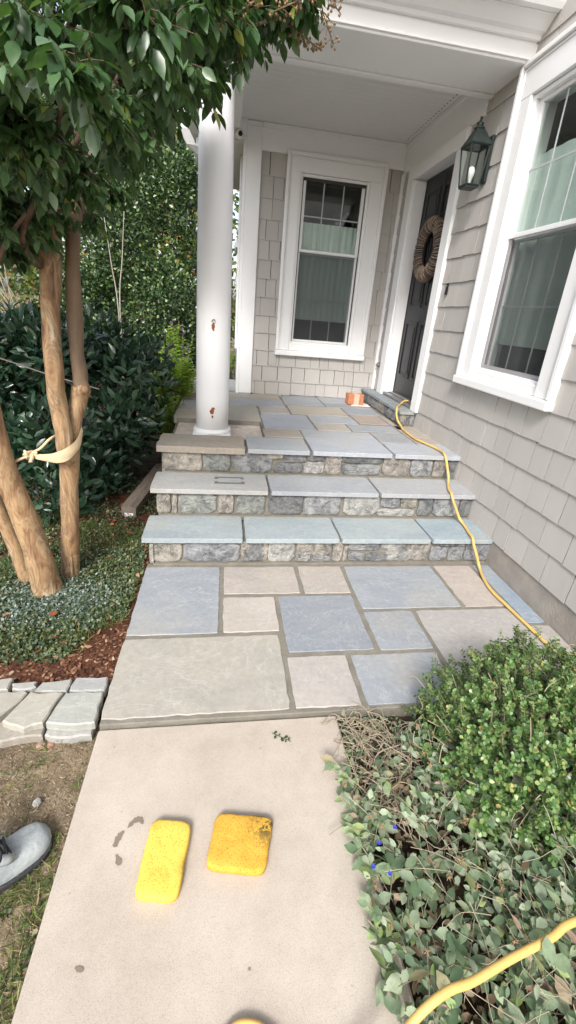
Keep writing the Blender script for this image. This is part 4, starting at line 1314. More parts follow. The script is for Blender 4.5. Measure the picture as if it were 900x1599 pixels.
# ------------------------------------------------------------------ hose
hz = 0.0125
H = [(2.055, 1.66, ZD + 0.042), (2.02, 1.66, ZD + 0.037), (1.96, 1.60, ZD + 0.016), (1.900, 1.50, ZD + 0.014), (1.862, 1.42, ZD + 0.014), (1.850, 1.385, ZD - 0.02), (1.858, 1.36, Z3 + 0.05), (1.868, 1.29, Z3 + 0.016),
     (1.842, 1.17, Z3 + hz), (1.834, 1.02, Z3 + hz), (1.836, 0.89, Z3 + hz), (1.875, 0.75, Z3 + hz), (1.895, 0.62, Z3 + hz), (1.884, 0.535, Z3 + hz + 0.002), (1.888, 0.502, Z3 - 0.015), (1.90, 0.487, 0.44), (1.905, 0.455, 0.385),
     (1.888, 0.41, Z2 + 0.016), (1.852, 0.33, Z2 + hz), (1.832, 0.255, Z2 + hz + 0.002), (1.838, 0.228, Z2 - 0.02), (1.868, 0.218, 0.255), (1.90, 0.205, 0.195), (1.905, 0.15, Z1 + 0.014), (1.885, 0.06, Z1 + hz), (1.868, -0.015, Z1 + hz + 0.002),
     (1.868, -0.042, Z1 - 0.015), (1.893, -0.055, 0.09), (1.915, -0.075, 0.025), (1.890, -0.16, hz), (1.862, -0.292, hz), (1.869, -0.446, hz), (1.880, -0.591, hz), (1.888, -0.72, hz), (1.90, -0.85, hz), (1.92, -1.02, hz), (1.90, -1.25, 0.01), (1.80, -1.48, 0.05),
     (1.62, -1.62, 0.10), (1.42, -1.67, 0.14), (1.188, -1.681, 0.145), (1.112, -1.699, 0.14), (1.008, -1.718, 0.135), (0.915, -1.738, 0.13), (0.856, -1.747, 0.135), (0.796, -1.764, 0.12), (0.70, -1.80, 0.07), (0.60, -1.80, 0.02), (0.53, -1.725, -0.004), (0.486, -1.702, -0.005), (0.445, -1.708, -0.005), (0.40, -1.76, -0.005), (0.40, -1.90, -0.005), (0.48, -2.05, -0.005), (0.60, -2.3, -0.005), (0.62, -2.8, -0.005)]
tag(build('hose', MB().tube(spline(H, 7), 0.0080, 10), 'hose'), 'yellow hose running from the front door down the steps and past the clipped bush', 'hose')


# ------------------------------------------------------------------ sponges
def sponge(corners, z0, h, mat, label):
    cx = sum(c[0] for c in corners) / 4; cy = sum(c[1] for c in corners) / 4
    out = []
    n = 7
    for i in range(4):
        p0, p, p1 = Vector(corners[i - 1]), Vector(corners[i]), Vector(corners[(i + 1) % 4])
        r = 0.026
        a = p + (p0 - p).normalized() * r; b = p + (p1 - p).normalized() * r
        for k in range(n):
            t = k / (n - 1)
            q = a * (1 - t) ** 2 + p * 2 * t * (1 - t) + b * t * t
            out.append((q.x + random.uniform(-0.0008, 0.0008), q.y + random.uniform(-0.0008, 0.0008)))
        for k in range(1, 6):
            e = p1 + (p - p1).normalized() * r
            q = b.lerp(e, k / 6)
            out.append((q.x + random.uniform(-0.001, 0.001), q.y + random.uniform(-0.001, 0.001)))
    m_ = len(out)
    vs = []
    rings = [(0.95, 0.0), (1.0, 0.22), (1.0, 0.72), (0.97, 0.93), (0.90, 1.0), (0.6, 1.01), (0.3, 1.0)]
    for s, zz in rings:
        for k, (x, y) in enumerate(out):
            vs.append((cx + (x - cx) * s, cy + (y - cy) * s, z0 + h * zz + 0.0012 * noise.noise(Vector((x * 40, y * 40, zz)))))
    vs.append((cx, cy, z0 + h))
    fs = []
    for k in range(len(rings) - 1):
        fs += [(k * m_ + i, k * m_ + (i + 1) % m_, (k + 1) * m_ + (i + 1) % m_, (k + 1) * m_ + i) for i in range(m_)]
    k = len(rings) - 1
    fs += [(k * m_ + i, k * m_ + (i + 1) % m_, (k + 1) * m_) for i in range(m_)]
    area = sum(out[i][0] * out[(i + 1) % m_][1] - out[(i + 1) % m_][0] * out[i][1] for i in range(m_))
    if area < 0:
        fs = [tuple(reversed(f)) for f in fs]
    return tag(build('sponge', MB().add(vs, fs, True), mat), label, 'sponge', 'yellow sponges on the concrete walk')


sponge([(0.221, -1.474), (0.326, -1.490), (0.348, -1.318), (0.240, -1.300)], -0.0175, 0.026, 'sponge_a', 'clean bright yellow rectangular sponge, the longer one nearest the wet stain')
sponge([(0.386, -1.429), (0.536, -1.458), (0.572, -1.328), (0.414, -1.300)], -0.0175, 0.026, 'sponge_b', 'squarish orange-yellow sponge with dirty black smudges on one corner')

# ------------------------------------------------------------------ boot
boot = thing('work_boot', 'dusty grey leather work boot with dark laces standing on the worn grass', 'boot', (-0.12, -1.36, -0.06))
BT = Vector((-0.032, -1.277, -0.058))       # toe tip on the ground
bdir = Vector((0.74, 0.67, 0)).normalized(); bs_ = Vector((bdir.y, -bdir.x, 0))
BL = 0.285
def bw(t):   # half width, t 0 heel .. 1 toe
    base = [(0, 0.0), (0.03, 0.024), (0.1, 0.035), (0.3, 0.036), (0.5, 0.039), (0.68, 0.050), (0.82, 0.052), (0.92, 0.042), (0.975, 0.026), (1, 0.0)]
    for i in range(len(base) - 1):
        if t <= base[i + 1][0]:
            a, b = base[i], base[i + 1]
            u = (t - a[0]) / (b[0] - a[0])
            return a[1] + (b[1] - a[1]) * math.sin(u * math.pi / 2) if b[1] > a[1] else b[1] + (a[1] - b[1]) * math.cos(u * math.pi / 2)
    return 0
def bh(t):
    base = [(0, 0.075), (0.2, 0.10), (0.42, 0.105), (0.55, 0.088), (0.68, 0.064), (0.80, 0.056), (0.92, 0.050), (0.98, 0.036), (1, 0.022)]
    for i in range(len(base) - 1):
        if t <= base[i + 1][0]:
            a, b = base[i], base[i + 1]
            u = (t - a[0]) / (b[0] - a[0]); u = u * u * (3 - 2 * u)
            return a[1] + (b[1] - a[1]) * u
    return 0.02
ts = [0, 0.01, 0.03, 0.06, 0.1, 0.2, 0.3, 0.4, 0.5, 0.58, 0.66, 0.74, 0.82, 0.88, 0.93, 0.96, 0.985, 1.0]
def bp(t, s, z):
    return BT - bdir * BL * (1 - t) + bs_ * s + Vector((0, 0, z))
def loft(fn, n):
    vs = [fn(t, k / (n - 1)) for t in ts for k in range(n)]
    fs = [(i * n + k, i * n + k + 1, (i + 1) * n + k + 1, (i + 1) * n + k) for i in range(len(ts) - 1) for k in range(n - 1)]
    return vs, fs
def upf(t, q):
    an = math.pi * q
    c, s = math.cos(an), math.sin(an)
    return bp(t, bw(t) * 0.95 * math.copysign(abs(c) ** 0.72, c), 0.016 + (bh(t) - 0.016) * abs(s) ** 0.8)
ub = MB()
vs, fs = loft(upf, 17)
ub.add(vs, fs, True)
sh0 = bp(0.22, 0, 0)
for q in (1,):
    rings = []
    for (z, rx_, ry_, dx) in ((0.05, 0.052, 0.034, 0), (0.085, 0.055, 0.036, 0.004), (0.12, 0.050, 0.038, 0.0), (0.16, 0.048, 0.040, -0.006), (0.175, 0.050, 0.042, -0.006), (0.176, 0.043, 0.035, -0.006), (0.12, 0.040, 0.03, 0)):
        rings.append([sh0 + bdir * (dx + rx_ * math.cos(2 * math.pi * k / 20)) + bs_ * (ry_ * math.sin(2 * math.pi * k / 20)) + Vector((0, 0, z)) for k in range(20)])
    vs = [p for r_ in rings for p in r_]
    ub.add(vs, [(i * 20 + k, i * 20 + (k + 1) % 20, (i + 1) * 20 + (k + 1) % 20, (i + 1) * 20 + k) for i in range(len(rings) - 1) for k in range(20)] + [tuple((len(rings) - 1) * 20 + k for k in range(20))], True)
build('upper', ub, 'boot', boot)
sol = MB()
for (z0, z1, g) in ((0.0, 0.011, 1.05), (0.0112, 0.019, 1.10)):
    out = [bp(t, bw(t) * g + 0.001, 0) for t in ts] + [bp(t, -bw(t) * g - 0.001, 0) for t in reversed(ts[1:-1])]
    sol.prism([(p.x, p.y) for p in out], BT.z + z0, BT.z + z1, 0.0015)
build('sole', sol, 'boot_sole', boot)
flp = MB()
for sgn in (-1, 1):
    pts = []
    for i in range(7):
        t = 0.66 - 0.26 * i / 6
        q = 0.5 + sgn * 0.16
        p = Vector(upf(t, q))
        pts.append(p + Vector((0, 0, 0.004)))
    flp.tube(pts, [0.012, 0.014, 0.014, 0.014, 0.014, 0.013, 0.012], 6)
build('eyestay', flp, 'boot', boot)
lc = MB(); ey = MB()
for i in range(5):
    t = 0.66 - 0.045 * i
    a = Vector(upf(t, 0.34)) + Vector((0, 0, 0.014)); b = Vector(upf(t - 0.03, 0.66)) + Vector((0, 0, 0.014))
    mid = (a + b) / 2 + Vector((0, 0, 0.010))
    lc.tube(spline([a, mid, b], 4), 0.0032, 6)
    a2 = Vector(upf(t - 0.03, 0.34)) + Vector((0, 0, 0.015)); b2 = Vector(upf(t, 0.66)) + Vector((0, 0, 0.015))
    lc.tube(spline([a2, (a2 + b2) / 2 + Vector((0, 0, 0.014)), b2], 4), 0.0032, 6)
    for e in (a, b):
        ey.lathe([(0.004, 0), (0.004, 0.002)], e + Vector((0, 0, 0.001)), 8, False)
kx = Vector(upf(0.52, 0.5)) + Vector((0, 0, 0.022))
for sgn in (-1, 1):
    lc.tube(spline([kx, kx + bs_ * sgn * 0.03 + Vector((0, 0, 0.012)), kx + bs_ * sgn * 0.05 + bdir * 0.01, kx + bs_ * sgn * 0.025 + bdir * 0.02, kx], 5), 0.0032, 6)
build('laces', lc, 'lace', boot)
build('eyelet', ey, 'eyelet', boot)

# ------------------------------------------------------------------ dry-laid stone edging
edg = thing('stone_edging', 'low dry-laid edging wall of flat pale stones beside the patio', 'wall', (-0.15, -0.87, -0.06))
ED = [  # polygon, top z, thickness, colour
    ([(-0.118, -0.846), (0.006, -0.852), (0.010, -0.975), (-0.02, -0.984), (-0.08, -0.982), (-0.150, -0.968)], 0.0, 0.028, (0.36, 0.365, 0.335)),
    ([(-0.242, -0.834), (-0.135, -0.838), (-0.155, -0.962), (-0.21, -0.978), (-0.29, -0.948)], 0.002, 0.03, (0.39, 0.375, 0.325)),
    ([(-0.38, -0.830), (-0.262, -0.824), (-0.250, -0.838), (-0.300, -0.935), (-0.42, -0.95)], 0.0, 0.03, (0.38, 0.36, 0.31)),
    ([(-0.56, -0.84), (-0.40, -0.832), (-0.43, -0.952), (-0.57, -0.96)], -0.002, 0.03, (0.36, 0.365, 0.335)),
    ([(-0.72, -0.83), (-0.575, -0.84), (-0.585, -0.96), (-0.73, -0.95)], 0.0, 0.03, GREY),
    ([(-0.92, -0.83), (-0.74, -0.83), (-0.75, -0.95), (-0.93, -0.96)], 0.0, 0.03, (0.38, 0.35, 0.30)),
    ([(-0.112, -0.778), (0.008, -0.782), (0.008, -0.842), (-0.112, -0.838)], 0.0, 0.035, (0.35, 0.355, 0.345)),
    ([(-0.225, -0.786), (-0.124, -0.772), (-0.124, -0.832), (-0.235, -0.826)], -0.004, 0.035, (0.36, 0.365, 0.335)),
    ([(-0.318, -0.788), (-0.240, -0.780), (-0.236, -0.806), (-0.262, -0.818), (-0.310, -0.816)], -0.002, 0.03, (0.33, 0.33, 0.315)),
    ([(-0.44, -0.770), (-0.33, -0.765), (-0.322, -0.815), (-0.42, -0.822)], 0.0, 0.03, (0.36, 0.365, 0.335)),
    ([(-0.62, -0.775), (-0.455, -0.770), (-0.44, -0.824), (-0.61, -0.83)], 0.0, 0.03, GREY),
    ([(-0.135, -0.852), (0.004, -0.858), (0.000, -0.996), (-0.10, -1.002), (-0.145, -0.985)], -0.031, 0.03, (0.33, 0.33, 0.315)),
    ([(-0.30, -0.85), (-0.15, -0.85), (-0.155, -0.985), (-0.27, -1.0), (-0.33, -0.98)], -0.031, 0.03, (0.30, 0.27, 0.23)),
    ([(-0.52, -0.85), (-0.32, -0.85), (-0.34, -0.985), (-0.54, -0.99)], -0.032, 0.03, (0.36, 0.365, 0.335)),
    ([(-0.80, -0.85), (-0.54, -0.85), (-0.55, -0.99), (-0.82, -0.98)], -0.032, 0.03, GREY)]
for poly_, zt, th, col in ED:
    out = []
    n = len(poly_)
    for i in range(n):
        a, b = Vector(poly_[i]), Vector(poly_[(i + 1) % n])
        L = max(2, int((b - a).length / 0.026))
        for k in range(L):
            p = a.lerp(b, k / L)
            j = 0.0040
            out.append((p.x + random.uniform(-j, j), p.y + random.uniform(-j, j)))
    kk = random.uniform(0.93, 1.06)
    build('edging_stone', MB().prism(out, zt - th, zt + random.uniform(-0.004, 0.004), 0.005), 'bluestone', edg, tuple(v * kk for v in col))
for (cx_, cy_, r_, col, lab) in ((-0.125, -1.005, 0.012, (0.36, 0.20, 0.14), 'reddish stone at the foot of the edging, between a darker and a smaller one'), (-0.155, -1.003, 0.016, (0.30, 0.20, 0.15), 'largest and brownest small stone at the foot of the edging'), (-0.09, -0.998, 0.010, (0.33, 0.23, 0.18), 'smallest pinkish stone at the foot of the edging, nearest the walk')):
    pb = MB().lathe([(r_ * 0.8, -0.002), (r_, r_ * 0.3), (r_ * 0.7, r_ * 0.7), (r_ * 0.2, r_ * 0.85)], (cx_, cy_, -0.062), 8, False)
    tag(build('small_stone', pb, 'rubble', None, col), lab, 'stone', 'small stones at the foot of the edging')
pb = MB().lathe([(0.011, -0.002), (0.013, 0.004), (0.010, 0.009), (0.003, 0.010)], (-0.099, -1.19, -0.06), 7, False)
tag(build('small_stone', pb, 'rubble', None, (0.33, 0.32, 0.30)), 'single pale grey pebble on the bare lawn soil near the boot', 'stone')

# ------------------------------------------------------------------ crape myrtle
tree = thing('crape_myrtle', 'multi-trunk crape myrtle with smooth tan bark and dark green leaves', 'tree', (-0.38, -0.13, -0.05))
def limb(name, pts, rads, mat='bark', n=14, sub=6, jit=0.16, seed=0, par=None):
    P = spline(pts, sub)
    return build(name, MB().tube(P, lerp_list(rads, len(P)), n, True, True, jit, seed), mat, par or tree)
limb('trunk', [(-0.400, -0.19, -0.08), (-0.412, -0.195, 0.02), (-0.432, -0.20, 0.235), (-0.478, -0.20, 0.474), (-0.512, -0.205, 0.66), (-0.520, -0.21, 0.84), (-0.515, -0.22, 1.05), (-0.53, -0.25, 1.35), (-0.58, -0.28, 1.7), (-0.62, -0.30, 2.1)], [0.085, 0.066, 0.054, 0.050, 0.047, 0.042, 0.036, 0.030, 0.024, 0.016], seed=1)
limb('trunk', [(-0.515, -0.10, -0.08), (-0.535, -0.10, -0.02), (-0.572, -0.10, 0.213), (-0.620, -0.10, 0.412), (-0.68, -0.08, 0.70), (-0.72, -0.05, 1.1), (-0.75, 0.0, 1.6)], [0.042, 0.034, 0.032, 0.032, 0.028, 0.024, 0.016], seed=2)
limb('trunk', [(-0.350, -0.06, -0.08), (-0.343, -0.06, 0.0), (-0.320, -0.06, 0.263), (-0.300, -0.06, 0.50), (-0.283, -0.055, 0.64), (-0.266, -0.035, 0.76), (-0.236, -0.02, 0.87), (-0.220, -0.02, 0.93)],
     [0.050, 0.043, 0.041, 0.041, 0.041, 0.036, 0.036, 0.040], seed=3)
limb('trunk', [(-0.216, -0.02, 0.915), (-0.219, -0.02, 0.97), (-0.222, -0.02, 1.081), (-0.218, -0.02, 1.261), (-0.205, -0.02, 1.453), (-0.18, 0.0, 1.62), (-0.10, 0.05, 1.85), (0.0, 0.1, 2.15)],
     [0.037, 0.031, 0.029, 0.030, 0.028, 0.024, 0.018, 0.01], mat='bark_grey', seed=5)
limb('trunk', [(-0.290, -0.085, 0.60), (-0.290, -0.09, 0.72), (-0.299, -0.09, 0.83), (-0.303, -0.09, 0.949), (-0.294, -0.09, 1.158), (-0.280, -0.085, 1.328), (-0.262, -0.08, 1.509), (-0.27, -0.08, 1.68), (-0.33, -0.10, 1.95), (-0.36, -0.12, 2.3)], [0.036, 0.038, 0.037, 0.036, 0.035, 0.038, 0.040, 0.028, 0.020, 0.012], seed=4)
build('knot', MB().lathe([(0.004, -0.03), (0.022, -0.018), (0.030, 0.0), (0.024, 0.016), (0.006, 0.026)], (-0.212, -0.035, 0.925), 12), 'bark', tree)
limb('trunk_shoot', [(-0.327, -0.098, -0.06), (-0.322, -0.10, 0.05), (-0.315, -0.095, 0.16)], [0.009, 0.008, 0.003], n=7)
# crown: clumps of twigs reached by branches
CL = [(-0.34,-0.20,1.58,0.19),(-0.12,-0.25,1.70,0.15),(0.05,-0.20,1.84,0.13),(0.18,-0.30,1.93,0.12),(0.31,-0.35,2.02,0.10),(0.42,-0.35,2.09,0.09),(0.54,-0.35,2.14,0.08),(0.62,-0.40,2.15,0.06),(-0.14,-0.60,1.71,0.17),(0.06,-0.60,1.80,0.16),(0.24,-0.60,1.90,0.13),(0.40,-0.50,2.05,0.12),(0.54,-0.50,2.17,0.11),(0.06,-1.00,1.76,0.12),(0.22,-1.00,1.82,0.12),(0.14,-1.10,1.67,0.07),(0.33,-0.90,1.89,0.09),(-0.61,0.50,1.68,0.22),(-0.38,0.50,1.82,0.17),(-0.08,0.40,2.02,0.18),(0.13,0.40,2.2,0.15),(-0.49,0.60,2.03,0.3),(-0.13,0.60,2.27,0.3),(0.20,0.50,2.41,0.22),(0.46,0.20,2.42,0.17),(-0.48,-0.30,1.62,0.20),(-0.34,-0.50,1.78,0.19),(-0.16,-0.80,1.83,0.15),(0.01,-0.60,2.07,0.20),(0.24,-0.60,2.12,0.20),(0.47,-0.40,2.29,0.18),(-0.45,0.00,1.46,0.09),(-0.41,0.20,1.51,0.09),(-0.06,0.10,1.72,0.08),(-0.16,0.10,1.62,0.06),(-0.24,0.30,1.66,0.07),(0.36,-0.25,2.03,0.07),
      (-0.9,-0.3,1.7,0.3),(-0.9,0.4,1.8,0.35),(-0.6,-0.1,2.2,0.35),(-0.1,0.0,2.5,0.35),(-0.5,-0.6,2.0,0.3),(0.2,-0.1,2.6,0.25)]
random.seed(21)
LV = Leaves()
tw = MB()
seeds = MB()
anch = [Vector(p) for p in ((-0.27, -0.08, 1.62), (-0.2, 0.0, 1.62), (-0.12, 0.05, 1.85), (-0.33, -0.1, 1.95), (-0.53, -0.25, 1.4), (-0.6, -0.3, 1.9), (-0.75, 0, 1.5), (-0.02, 0.1, 2.1))]
for (cx_, cy_, cz_, r_) in CL:
    c = Vector((cx_, cy_, cz_))
    a = min(anch, key=lambda q: (q - c).length)
    midp = a.lerp(c, 0.5) + Vector((0, 0, 0.06)) + rv(0.02)
    P = spline([a, midp, c], 6)
    tw.tube(P, lerp_list([0.010, 0.006, 0.003], len(P)), 5, False)
    ntw = max(5, int(150 * r_ ** 1.4 * 5.6))
    for k in range(ntw):
        d = rdir(); d.z = d.z * 0.7 - 0.05
        st_ = c + rdir() * r_ * 0.35 * random.random()
        L = r_ * random.uniform(0.55, 1.1)
        end = st_ + d * L + Vector((0, 0, -0.12 * L))
        pts = spline([st_, st_.lerp(end, 0.5) + Vector((0, 0, 0.05 * L)), end], 4)
        tw.tube(pts, 0.0012, 3, False)
        nl = max(4, int(L / 0.014))
        ax = (end - st_).normalized()
        side = ax.cross(Vector((0, 0, 1)))
        side = side.normalized() if side.length > 0.1 else Vector((1, 0, 0))
        for j in range(nl):
            p = pts[0].lerp(pts[-1], (j + 0.5) / nl) + rv(0.004)
            sgn = 1 if j % 2 else -1
            dd = side * sgn * 0.8 + ax * 0.45 + Vector((0, 0, -random.uniform(0.25, 1.1))) + rv(0.25)
            nn_ = Vector((0, 0, 1)) + rv(0.38) + side * sgn * 0.3
            LV.add(p, dd, nn_, random.choice((random.uniform(0.022, 0.038), random.uniform(0.026, 0.045), random.uniform(0.036, 0.058))))
        LV.add(end, ax + Vector((0, 0, -0.4)), Vector((0, 0, 1)) + rv(0.3), random.uniform(0.03, 0.055))
build('twigs', tw, 'bark_dark', tree, kind='stuff')
LV.build(tree, M['crape_leaf'], 'big', 300, 'leaf', 'foliage', 1.0, 3)
# long bare branches seen through the crown
for pts, r0 in (([(-0.30, -0.12, 1.40), (-0.30, -0.25, 1.48), (-0.193, -0.3, 1.63), (-0.037, -0.3, 1.82), (0.089, -0.3, 1.97), (0.25, -0.33, 2.12)], 0.012), ([(-0.40, -0.25, 1.38), (-0.32, -0.3, 1.475), (-0.25, -0.32, 1.55)], 0.010), ([(0.0, -0.45, 1.93), (0.25, -0.45, 1.98), (0.45, -0.45, 2.06), (0.63, -0.42, 2.14)], 0.006)):
    P = spline(pts, 5)
    build('branch', MB().tube(P, lerp_list([r0, r0 * 0.8, r0 * 0.5], len(P)), 8, True, True, 0.1), 'bark_dark', tree)
# dry seed panicles at the tip of the crown
def panicle(c, d, L, n):
    tip = c + d * L
    seeds.tube([c, tip], 0.0018, 4)
    for k in range(n):
        t = random.uniform(0.1, 1)
        b = c.lerp(tip, t)
        o = rdir() * random.uniform(0.012, 0.035) * (1.2 - t * 0.6)
        seeds.tube([b, b + o], 0.0008, 3, False)
        seeds.lathe([(0.001, -0.004), (0.0038, -0.001), (0.0042, 0.001), (0.001, 0.005)], b + o, 6, True)
for (p, d, L, n) in (((0.50, -0.55, 2.05), (0.7, -0.1, 0.3), 0.12, 34), ((0.56, -0.42, 2.10), (0.6, 0, -0.25), 0.12, 38), ((0.60, -0.45, 2.14), (0.6, 0, 0.4), 0.10, 26), ((0.66, -0.45, 2.13), (0.4, 0.1, -0.6), 0.08, 20), ((0.36, -0.6, 1.98), (0.6, -0.2, 0.3), 0.12, 28), ((0.68, -0.4, 2.19), (0.6, 0, -0.5), 0.06, 16)):
    panicle(Vector(p), Vector(d).normalized(), L, n)
build('seed_panicle', seeds, 'seed', tree, kind='stuff')

# cloth tie between the trunks
tie = thing('cloth_tie', 'cream cloth tie knotted around the two middle trunks of the tree', 'tie', (-0.3, -0.1, 0.66))
tb = MB()
def band(pts, hws, mb):
    P = spline(pts, 8)
    hw = lerp_list(hws, len(P))
    n = len(P)
    vs = []
    for i, p in enumerate(P):
        t = (P[min(i + 1, n - 1)] - P[max(i - 1, 0)]).normalized()
        out = Vector((p.x + 0.29, p.y + 0.08, 0)); out = out.normalized() if out.length > 1e-4 else Vector((0, -1, 0))
        w_ = Vector((0, 0, 1)) * hw[i]
        for k in range(5):
            q = (k - 2) / 2
            vs.append(p + w_ * q + out * (0.003 * math.cos(q * 1.5) + 0.0015 * math.sin(k * 2.2 + i * 0.4)))
    mb.add(vs, [(i * 5 + k, i * 5 + k + 1, (i + 1) * 5 + k + 1, (i + 1) * 5 + k) for i in range(n - 1) for k in range(4)], True)
band([(-0.420, -0.145, 0.645), (-0.37, -0.150, 0.640), (-0.315, -0.150, 0.640), (-0.268, -0.130, 0.655), (-0.236, -0.085, 0.69), (-0.228, -0.04, 0.735)], [0.007, 0.014, 0.024, 0.030, 0.028, 0.022], tb)
build('band', tb, 'strap', tie)
tr_ = MB()
tr_.tube(spline([(-0.228, -0.04, 0.735), (-0.27, -0.015, 0.73), (-0.33, -0.05, 0.715), (-0.345, -0.11, 0.712), (-0.38, -0.13, 0.675), (-0.425, -0.14, 0.65)], 6), [0.006] * 31, 8)
tr_.tube(spline([(-0.425, -0.145, 0.645), (-0.455, -0.16, 0.632), (-0.50, -0.17, 0.61)], 6), [0.006] * 13, 8)
build('rope', tr_, 'strap', tie)
kn = MB()
for i in range(7):
    c = Vector((-0.425 + random.uniform(-0.018, 0.02), -0.15 + random.uniform(-0.008, 0.008), 0.645 + random.uniform(-0.012, 0.014)))
    d1, d2 = rdir() * 0.022, rdir() * 0.016
    kn.tube(spline([c - d1, c + d2, c + d1], 4), [0.004, 0.006, 0.007, 0.008, 0.008, 0.008, 0.007, 0.006, 0.004], 7)
build('knot', kn, 'strap', tie)
tag(build('guy_cord', MB().tube(spline([(-1.2, 0.32, 1.13), (-0.68, 0.3, 0.992), (-0.468, 0.3, 0.928), (-0.228, 0.3, 0.868)], 5), 0.0035, 6), 'cord'), 'thin grey cord stretched behind the tree trunks across the dark shrub', 'cord')

# ------------------------------------------------------------------ shrubs behind
def shrub(name, label, cat, base, clumps, leafkind, mat, size, dens, nparts, up=0.4, seed=1, stems=8, wscale=1.0, group=None, shell=0.55, jz=0.6):
    random.seed(seed)
    t = thing(name, label, cat, base, group)
    lv = Leaves()
    sb = MB()
    for (x, y, z, r) in clumps:
        c = Vector((x, y, z))
        n = int(dens * r * r * 4 * math.pi)
        for k in range(n):
            d = rdir()
            rad = r * (shell + (1 - shell) * random.random() ** 0.5) if random.random() < 0.75 else r * random.random()
            rad *= 1 + 0.28 * noise.noise(Vector((d.x * 2.3 + x * 3, d.y * 2.3 + y * 3, d.z * 2.3 + z)))
            p = c + Vector((d.x * rad, d.y * rad, d.z * rad * 0.95))
            if p.z < -0.03:
                continue
            dd = d * 0.7 + Vector((0, 0, up)) + rv(0.45)
            nn_ = d + Vector((0, 0, jz)) + rv(0.4)
            lv.add(p, dd, nn_, random.uniform(*size))
    b = Vector(base)
    for (x, y, z, r) in clumps[:stems * 3]:
        c = Vector((x, y, z))
        a = b + rv(0.05); a.z = b.z
        P = spline([a, a.lerp(c, 0.5) + rv(0.04), c + Vector((0, 0, r * 0.5))], 4)
        sb.tube(P, lerp_list([0.012, 0.006, 0.002], len(P)), 5, False)
    build('stems', sb, 'bark_dark', t)
    lv.build(t, mat, leafkind, nparts, 'leaf', 'foliage', wscale, seed)
    return t


cl = []
random.seed(5)
for i in range(44):
    x = random.uniform(-1.9, -0.28); y = random.uniform(0.75, 1.9)
    x = x if y < 1.5 else x - 0.1
    z = random.choice((0.15, 0.45, 0.75, 0.98, 1.0)) + random.uniform(-0.08, 0.06)
    cl.append((x, y, z, random.uniform(0.16, 0.25)))
for (x, y, z, r) in ((-0.16, 1.5, 0.72, 0.17), (-0.2, 1.3, 0.52, 0.16), (-0.42, 1.45, 0.2, 0.18), (-0.26, 1.1, 0.85, 0.2), (-0.45, 1.2, 1.05, 0.18), (-0.3, 1.0, 0.55, 0.2), (-0.46, 0.95, 0.2, 0.18), (-0.62, 0.9, 0.98, 0.2), (-0.9, 0.95, 1.0, 0.2), (-0.6, 0.7, 0.5, 0.22), (-0.6, 0.62, 0.15, 0.2), (-0.9, 0.7, 0.4, 0.25), (-0.12, 1.65, 0.95, 0.12)):
    cl.append((x, y, z, r))
shrub('laurel_shrub', 'large dark green laurel shrub with long glossy leaves behind the tree trunks', 'shrub', (-0.75, 1.2, -0.05), cl, 'long', M['laurel_leaf'], (0.06, 0.105), 430, 300, 0.45, 11, wscale=1.3)
# tall holly behind the column: one dense clipped mass of small leaves
cl = []
random.seed(8)
for i in range(60):
    x = random.uniform(-1.5, 0.15); y = random.uniform(3.9, 5.2); z = random.uniform(0.1, 3.1)
    cl.append((x, y, z, random.uniform(0.28, 0.42)))
shrub('holly_tree', 'tall dense holly with small glossy leaves behind the porch column', 'tree', (-0.6, 4.6, -0.05), cl, 'small', M['holly_leaf'], (0.036, 0.056), 520, 0, 0.2, 12, wscale=1.15)
cl = []
random.seed(9)
for i in range(40):
    x = random.uniform(-4.6, -1.9); y = random.uniform(4.6, 6.4); z = random.uniform(0.1, 2.7)
    if -3.4 < x < -2.6 and 1.0 < z < 1.6:
        continue
    cl.append((x, y, z, random.uniform(0.3, 0.5)))
shrub('green_bush', 'lighter green loose bush at the far left behind the laurel', 'shrub', (-3.2, 5.4, -0.05), cl, 'small', M['far_leaf'], (0.06, 0.10), 160, 0, 0.2, 13, wscale=1.1)
for (bx, by, h, s, lab) in ((-1.9, 8.5, 4.6, 31, 'tall leafy tree far behind the holly, filling the gap left of the column'), (-5.5, 9.5, 5.0, 32, 'tall leafy tree far at the left edge behind the bushes'), (0.1, 9.0, 4.2, 33, 'green and orange autumn tree seen in the gap beside the porch corner')):
    random.seed(s)
    cl = []
    for i in range(34):
        an = random.uniform(0, 6.28); rr = random.uniform(0, 1.5)
        cl.append((bx + rr * math.cos(an), by + rr * math.sin(an), random.uniform(0.6, h), random.uniform(0.4, 0.62)))
    t = shrub('background_tree', lab, 'tree', (bx, by, -0.1), cl, 'small', M['far_leaf'], (0.09, 0.15), 75, 0, 0.2, s, wscale=1.1, group='trees beyond the garden')
    build('trunk', MB().tube(spline([(bx, by, -0.1), (bx + 0.1, by, h * 0.4), (bx, by, h * 0.8)], 5), lerp_list([0.14, 0.1, 0.03], 11), 10, True, True, 0.15), 'bark_dark', t)
